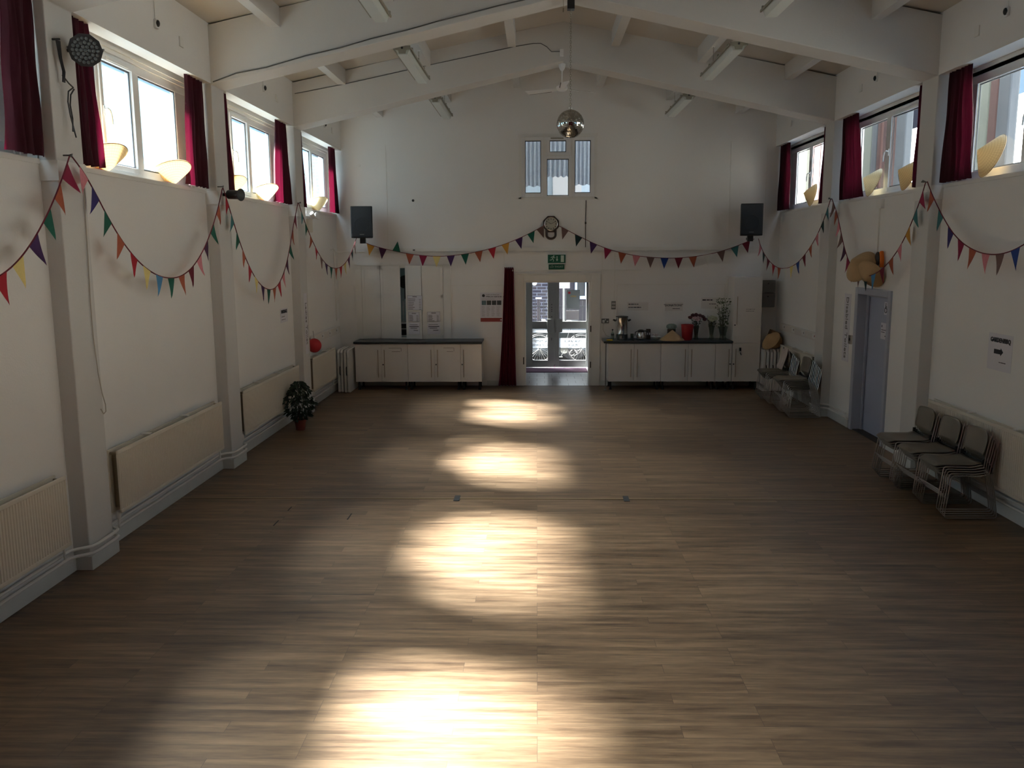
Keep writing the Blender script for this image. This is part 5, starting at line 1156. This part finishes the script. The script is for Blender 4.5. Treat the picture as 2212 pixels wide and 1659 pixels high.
ct = thing('coffee_tin', 'dark brown coffee tin with a clear bag on top behind the straw hat', 'tin', (2.57, 16.3, WT)); obj('tin_body', B().cyl((2.57, 16.3, WT), (2.57, 16.3, WT+.19), .08, 24), M['tin'], ct, smooth=True); obj('tin_swirl', B().tube([(2.57+.082*cos(t), 16.3+.082*sin(t), WT+.10+.04*sin(3*t)) for t in [-2.6+i*.13 for i in range(18)]], .005, 6), M['paper'], ct)
obj('plastic_bag', B().lathe([(.07, .19), (.10, .22), (.095, .26), (.05, .285), (0, .28)], None, 18, (2.57, 16.3, WT)), M['clearobj'], ct, smooth=True)
hh = hat('straw conical hat lying on the drinks counter', (2.55, 16.06, 0), (0, 0, 1), M['straw'], None, None, r=.225, h=.19, grp='straw hats on the counter', zb=WT+.002)
obj('chin_cord', B().tube([(.2, -.06, .003), (.24, -.09, .003), (.27, -.07, .003)], .004, 5), M['straw'], hh)
bn = thing('red_bin', 'red plastic bin standing on the drinks counter', 'bin', (2.835, 16.10, WT)); obj('bin_body', B().lathe([(.088, 0), (.092, .005), (.118, .285), (.122, .285), (.122, .292), (.112, .292), (.085, .01), (0, .01)], None, 36, (2.835, 16.10, WT)), M['red'], bn, smooth=True); obj('bin_grip', B().box(2.79, 2.85, 15.972, 15.99, WT+.245, WT+.262), M['red'], bn, bevel=.004)
def vase(label, x, y, kind):
    o = thing('flower_vase', label, 'vase', (x, y, WT), 'vases of flowers on the counter'); rn = random.Random(int(x*100))
    r1 = .055 if kind < 2 else .085
    obj('vase_body', B().lathe([(r1*.8, 0), (r1*.8, .005), (r1*.65, .08), (r1*.8, .2), (r1*1.1, .25), (r1*1.05, .25), (r1*.6, .08)], None, 24, (x, y, WT)), M['clearobj'], o, smooth=True)
    b = B(); H0 = .38 if kind < 2 else .55
    for i in range(16):
        a = rn.uniform(0, 6.28); rr = rn.uniform(.02, .13 if kind < 2 else .16); h_ = H0*rn.uniform(.75, 1.2)
        b.tube([(x+rr*.1*cos(a), y, WT+.02), (x+rr*.3*cos(a), y+rr*.2*sin(a), WT+.2), (x+rr*cos(a), y+rr*.6*sin(a), WT+h_)], .003, 4)
    obj('stems', b, M['stem'], o)
    b = B(); nl = 110 if kind < 2 else 330
    for i in range(nl):
        a = rn.uniform(0, 6.28)
        if kind < 2: h_ = rn.uniform(.20, .40); rr = rn.uniform(0, .03+(h_-.18)*.45)
        else: h_ = .22+.56*rn.random()**1.1; rr = rn.uniform(0, .12 if h_ < .55 else .15)*(1 if h_ < .6 else 1.1)
        c_ = Vector((x+rr*cos(a), y+rr*.7*sin(a), WT+h_)); u = Vector((cos(a)+rn.uniform(-.5, .5), sin(a), rn.uniform(-.3, .9))).normalized(); v_ = u.orthogonal().normalized()*.011
        l_ = rn.uniform(.025, .05)
        b.f([b.v(c_-u*l_*.5), b.v(c_+v_), b.v(c_+u*l_*.5), b.v(c_-v_)])
    obj('foliage', b, M['leaf'] if kind < 2 else M['leaf2'], o)
    if kind < 2:
        cols = [M['petalr'], M['petalp']] if kind == 0 else [M['petalw']]
        heads = ([(-.13, .42, 0), (-.08, .46, 0), (-.02, .47, 0), (.05, .46, 0), (.11, .43, 0), (.14, .39, 0), (-.05, .41, 1), (.0, .42, 1), (.05, .41, 1), (.01, .38, 1)] if kind == 0 else [(-.05, .40, 0), (.0, .42, 0), (.05, .40, 0), (-.01, .37, 0)])
        for dx, dz, ci in heads:
            b = B()
            for j in range(3): b.lathe([(.012, 0), (.04-.009*j, .012+.008*j), (.045-.012*j, .03+.008*j), (.03-.008*j, .034+.01*j)], Matrix.Rotation(rn.uniform(-.5, .5)+.5, 4, 'X'), 9, (x+dx, y-.06, WT+dz-.02))
            obj('flower_head', b, cols[ci], o, smooth=True)
vase('slim vase of dark red and pale pink flowers beside the red bin', 3.02, 16.2, 0); vase('slim vase of cream flowers between the pink bouquet and leafy vase', 3.32, 16.25, 1); vase('wide glass vase of tall leafy stems beside the tall cupboard', 3.50, 16.08, 2)

# ------------------------------------------------------------------ chairs
def make_chair():
    o = thing('stacking_chair', '', 'chair', (0, 0, 0), 'stacked taupe chairs')
    # local: front +x, width y, base rear at x=0
    def seat(u, v):
        x = .075+.435*v; w = .215*(1-.22*max(0, (v-.78)/.22)**2-.05*max(0, .12-v)/.12); y = (2*u-1)*w
        z = .432-.016*(1-(2*u-1)**2)*sin(pi*min(1, v*1.1))-.022*max(0, (v-.82)/.18)**2+.018*max(0, (.15-v)/.15)+.006*abs(2*u-1)**4
        return (x, y, z)
    obj('seat', B().grid(seat, 12, 14), M['seat'], o, smooth=True, solid=.008)
    def back(u, v):
        w = .205*(1-.18*max(0, (v-.75)/.25)**2-.10*max(0, (.2-v)/.2)**2); y = (2*u-1)*w; z = .52+.245*v
        x = .045-.03*v+.028*(2*u-1)**2*.9-.004*sin(pi*v)
        return (x, y, z-.010*(2*u-1)**4*(1 if v > .5 else -1))
    obj('backrest', B().grid(back, 12, 10), M['seat'], o, smooth=True, solid=.008)
    def rnd(pts, r=.03, n=4):
        out = [Vector(pts[0])]
        for i in range(1, len(pts)-1):
            p, a, c = Vector(pts[i]), Vector(pts[i-1]), Vector(pts[i+1]); r1 = min(r, (a-p).length*.45, (c-p).length*.45)
            s_, e_ = p+(a-p).normalized()*r1, p+(c-p).normalized()*r1
            for k_ in range(n+1): t = k_/n; out.append(s_*(1-t)**2+p*2*t*(1-t)+e_*t*t)
        out.append(Vector(pts[-1])); return out
    for s in (-1, 1):
        w1, w2 = .245*s, .228*s
        b = B().tube(rnd([(.005, .200*s, .74), (.05, .215*s, .53), (.075, w2, .43), (.035, w2*1.03, .25), (0, w1, .007), (.505, w1, .007), (.452, w2, .425), (.20, w2, .418), (.085, w2, .44)]), .0055, 6)
        obj('side_frame', b, M['rod'], o, smooth=True)
    for sx_, sz_ in ((.482, .20), (.02, .16)): obj('stretcher', B().tube([(sx_, -.238, sz_), (sx_, .238, sz_)], .0045, 6), M['rod'], o, smooth=True)
    for s in (-1, 1): obj('back_joint', B().box(.055, .085, s*.20, s*.218, .44, .50), M['black'], o)
    obj('rear_rod', B().tube([(.062, -.21, .47), (.062, .21, .47)], .005, 6), M['black'], o)
    return o
ORD = ['bottom', 'second from bottom', 'third from bottom', 'fourth from bottom', 'fifth from bottom', 'sixth from bottom', 'seventh from bottom']
proto = make_chair(); first = True
STACKS = [(4.455, 8.33, 5, 'stack nearest the camera', 0.0), (4.455, 8.86, 5, 'middle stack by the right radiator', 0.005), (4.44, 9.40, 5, 'stack nearest the blue door', 0.0),
          (4.43, 13.42, 8, 'taller far stack against the far right pier', .01), (4.44, 14.62, 6, 'stack in the far corner under the towel', 0.0)]
for (x, y, n, lb, rz) in STACKS:
    for i in range(n):
        c = proto if first else dup(proto); first = False
        c.location = (x-.020*i, y+random.uniform(-.002, .002), .0225*i); c.rotation_euler = (0, 0, pi+rz)
        c['label'] = 'taupe stacking chair, %s in the %s' % ('topmost' if i == n-1 else ORD[i], lb)
# towel over the back of the far stack
def tw(u, v):
    w = (u-.5)*.34
    if v < .5: t = v/.5; return (4.27-.04*(1-t)-.05*(1-t)**2+.006*sin(u*14), 14.62+w+.01*sin(t*5+u*7), .58+.345*t)
    t = (v-.5)/.5; return (4.27+.07*t+.012*sin(u*16), 14.62+w, .925-.30*t+.012*sin(u*9))
o = obj('towel', B().grid(lambda u, v: (lambda p: (p[0]-.02, p[1], p[2]+.012*sin(pi*min(1, abs(v-.5)*2))))(tw(u, v)), 26, 24), M['towel'], smooth=True, solid=.008)
tag(o, 'crumpled pale towel draped over the far corner chair stack', 'towel')

# ------------------------------------------------------------------ folded tables etc in the corners
def ftable(label, x, y0, y1, h, lean, grp):
    o = thing('folded_table', label, 'table', (x, (y0+y1)/2, 0), grp)
    for k_, dx in enumerate((0, .058)):
        b = B().prism([(y0, .02), (y0+.02, 0), (y1-.02, 0), (y1, .02), (y1, h-.05), (y1-.06, h), (y0+.06, h), (y0, h-.05)], 'x', x+dx, x+dx+.045)
        obj('table_half', b, M['lam'], o, bevel=.008)
    obj('table_gap_shade', B().box(x+.044, x+.059, y0+.05, y1-.05, .05, h-.05), M['black'], o)  # black filler painted as the shaded gap between the two halves
    obj('carry_handle', B().tube([(x+.05, y0-.003, .33), (x+.05, y0-.025, .36), (x+.05, y0-.025, .46), (x+.05, y0-.003, .49)], .008, 6), M['black'], o)
ftable('white folded table against the wall, nearer the left radiator', -3.72, 15.62, 16.30, .80, 0, 'white folded tables'); ftable('white folded table touching the hatch counter end', -3.59, 15.58, 16.30, .80, 0, 'white folded tables')
ftable('white folded table beside the tall cupboard, right corner', 4.18, 15.70, 16.28, .78, 0, 'white folded tables'); ftable('middle white folded table in the right corner', 4.31, 15.72, 16.28, .78, 0, 'white folded tables'); ftable('white folded table against the wall in the right corner', 4.44, 15.74, 16.28, .78, 0, 'white folded tables')
bx = thing('cardboard_box', 'tilted brown cardboard box on the folded tables, right corner', 'box', (4.4, 16.0, .78))
obj('box_body', B().obox((4.41, 16.02, .955), (.93, 0, -.36), .085, (0, 1, 0), .10, (.36, 0, .93), .15), M['card'], bx, bevel=.004)
h3 = hat('straw conical hat leaning on the folded tables, right corner', (4.33, 15.80, 0), (-.75, -.35, .65), M['straw'], None, None, r=.19, h=.15, grp='straw hats in the right corner', zb=.785)
h4 = hat('second straw hat tucked behind the first in the right corner', (4.42, 15.95, 0), (.0, -.8, .5), M['straw'], None, None, r=.16, h=.11, grp='straw hats in the right corner', zb=.785)

# ------------------------------------------------------------------ potted plant
pt = thing('potted_plant', 'dark leafy weeping fig in a terracotta pot by the left radiator', 'plant', (-3.50, 12.25, 0))
px_, py_ = -3.50, 12.25
obj('plant_pot', B().lathe([(.062, 0), (.066, .004), (.080, .125), (.088, .125), (.090, .155), (.080, .155), (.074, .13), (0, .13)], None, 28, (px_, py_, 0)), M['terra'], pt, smooth=True)
rn = random.Random(5); b = B()
for i in range(9):
    a = rn.uniform(0, 6.28); rr = rn.uniform(.02, .15)
    b.tube([(px_+.01*cos(a), py_+.01*sin(a), .12), (px_+rr*.4*cos(a), py_+rr*.4*sin(a), .30), (px_+rr*cos(a), py_+rr*sin(a), rn.uniform(.4, .64))], .004, 5)
b.tube([(px_, py_, .12), (px_-.01, py_, .4), (px_, py_, .69)], .006, 6)
obj('stems', b, M['stem'], pt)
b = B()
for i in range(560):
    h_ = .17+.56*rn.random(); prof_ = (.07+.155*sin(pi*min(1, ((h_-.17)/.60))**.8)) if h_ < .70 else .06
    prof_ *= (1.0 if h_ < .45 else 1-(h_-.45)*1.35)
    a = rn.uniform(0, 6.28); rr = prof_*math.sqrt(rn.random())*1.0
    c_ = Vector((px_+rr*cos(a), py_+rr*sin(a), h_)); u = Vector((cos(a)*.7+rn.uniform(-.3, .3), sin(a)*.7+rn.uniform(-.3, .3), rn.uniform(-1.0, -.1))).normalized()
    v_ = u.cross(Vector((rn.uniform(-1, 1), rn.uniform(-1, 1), .4))).normalized()*.017; l_ = rn.uniform(.055, .085)
    m1, m2 = c_+u*l_*.35, c_+u*l_*.65
    b.f([b.v(c_), b.v(m1+v_), b.v(m2+v_*.8), b.v(c_+u*l_), b.v(m2-v_*.8), b.v(m1-v_)])
obj('foliage', b, M['leaf'], pt)

# ------------------------------------------------------------------ floor markings
struct('trim_%d' % k, B().box(XL+.03, XR-.03, 8.70, 8.735, 0, .004), M['seam'], 'thin joint strip across the floor'); k += 1
for (x, lb) in ((-.85, 'dark tape square on the floor joint, nearer the left wall'), (.94, 'dark tape square on the floor joint, nearer the right wall')):
    tag(obj('floor_tape', B().box(x-.03, x+.03, 8.62, 8.82, .004, .006), M['tape']), lb, 'tape', 'tape squares on the floor joint')
for (a, c, lb) in (((-2.53, 8.27), (-2.52, 8.40), 'thin dark floor scratch closest to the joint strip'), ((-2.53, 7.79), (-2.52, 7.95), 'thin dark floor scratch closest to the left radiator'), ((-1.86, 7.99), (-1.86, 8.18), 'thin dark floor scratch farthest from the left wall')):
    tag(obj('floor_scratch', B().box(a[0]-.006, a[0]+.006, a[1], c[1], 0, .002), M['ink']), lb, 'floor mark', 'scratches in the floor')

# ------------------------------------------------------------------ light, sky, camera
w = bpy.data.worlds.new('sky'); S.world = w; w.use_nodes = True; nt = w.node_tree; nt.nodes.clear()
out = nt.nodes.new('ShaderNodeOutputWorld'); bg = nt.nodes.new('ShaderNodeBackground')
tc = nt.nodes.new('ShaderNodeTexCoord'); sx = nt.nodes.new('ShaderNodeSeparateXYZ'); rp = nt.nodes.new('ShaderNodeValToRGB')
nt.links.new(tc.outputs['Generated'], sx.inputs[0]); nt.links.new(sx.outputs[2], rp.inputs[0]); nt.links.new(rp.outputs[0], bg.inputs[0]); nt.links.new(bg.outputs[0], out.inputs[0])
rp.color_ramp.elements[0].position = 0; rp.color_ramp.elements[0].color = (.34, .54, .76, 1); q_ = rp.color_ramp.elements.new(.3); q_.color = (.46, .66, .88, 1); rp.color_ramp.elements[2].position = .9; rp.color_ramp.elements[2].color = (3.0, 3.9, 5.2, 1)
bg.inputs[1].default_value = 1.25
def sun(dirv, e, ang, col):
    l = bpy.data.lights.new('sun', 'SUN'); l.energy = e; l.angle = radians(ang); l.color = col
    o = bpy.data.objects.new('sun', l); COL.objects.link(o); o.rotation_euler = Vector(dirv).to_track_quat('-Z', 'Y').to_euler(); return o
sun((1, -.40, -1.12), 130.0, 9.0, (1, .95, .88))
sun((1, -.40, -1.12), 40.0, 32.0, (1, .95, .88))   # second, wider sun added to spread a soft halo round the floor patches
def portal(loc, rot, sx_, sy_):
    l = bpy.data.lights.new('portal', 'AREA'); l.shape = 'RECTANGLE'; l.size = sx_; l.size_y = sy_; l.cycles.is_portal = True
    o = bpy.data.objects.new('portal', l); COL.objects.link(o); o.location = loc; o.rotation_euler = rot
for (a, c) in bays[1:]:
    portal((XL-.34, (a+c)/2, 3.9), (0, -pi/2, 0), 1.3, c-a); portal((XR+.34, (a+c)/2, 3.9), (0, pi/2, 0), 1.3, c-a)
portal((.45, 19.25, 1.1), (-pi/2, 0, 0), 1.6, 2.2)
cam = bpy.data.cameras.new('camera'); co = bpy.data.objects.new('camera', cam); COL.objects.link(co); S.camera = co
yaw, pit, rol = .0297, .1541, -.0055
f = Vector((-sin(yaw)*cos(pit), cos(yaw)*cos(pit), -sin(pit))); r0 = Vector((cos(yaw), sin(yaw), 0)); u0 = r0.cross(f)
r = r0*cos(rol)+u0*sin(rol); u = r.cross(f)
co.matrix_world = Matrix(((r.x, u.x, -f.x, 0), (r.y, u.y, -f.y, 0), (r.z, u.z, -f.z, 2.5856), (0, 0, 0, 1)))
cam.sensor_width = 36; cam.lens = 36*1837.08/2212; cam.clip_end = 200; cam.clip_start = .05
vs = S.view_settings; vs.view_transform = 'Standard'; vs.look = 'None'; vs.gamma = 1; vs.use_curve_mapping = False; vs.exposure = .12
S.cycles.use_denoising = True; S.cycles.max_bounces = 10; S.cycles.diffuse_bounces = 7; S.cycles.transparent_max_bounces = 12; S.cycles.sample_clamp_indirect = 6; S.cycles.caustics_reflective = False; S.cycles.caustics_refractive = False
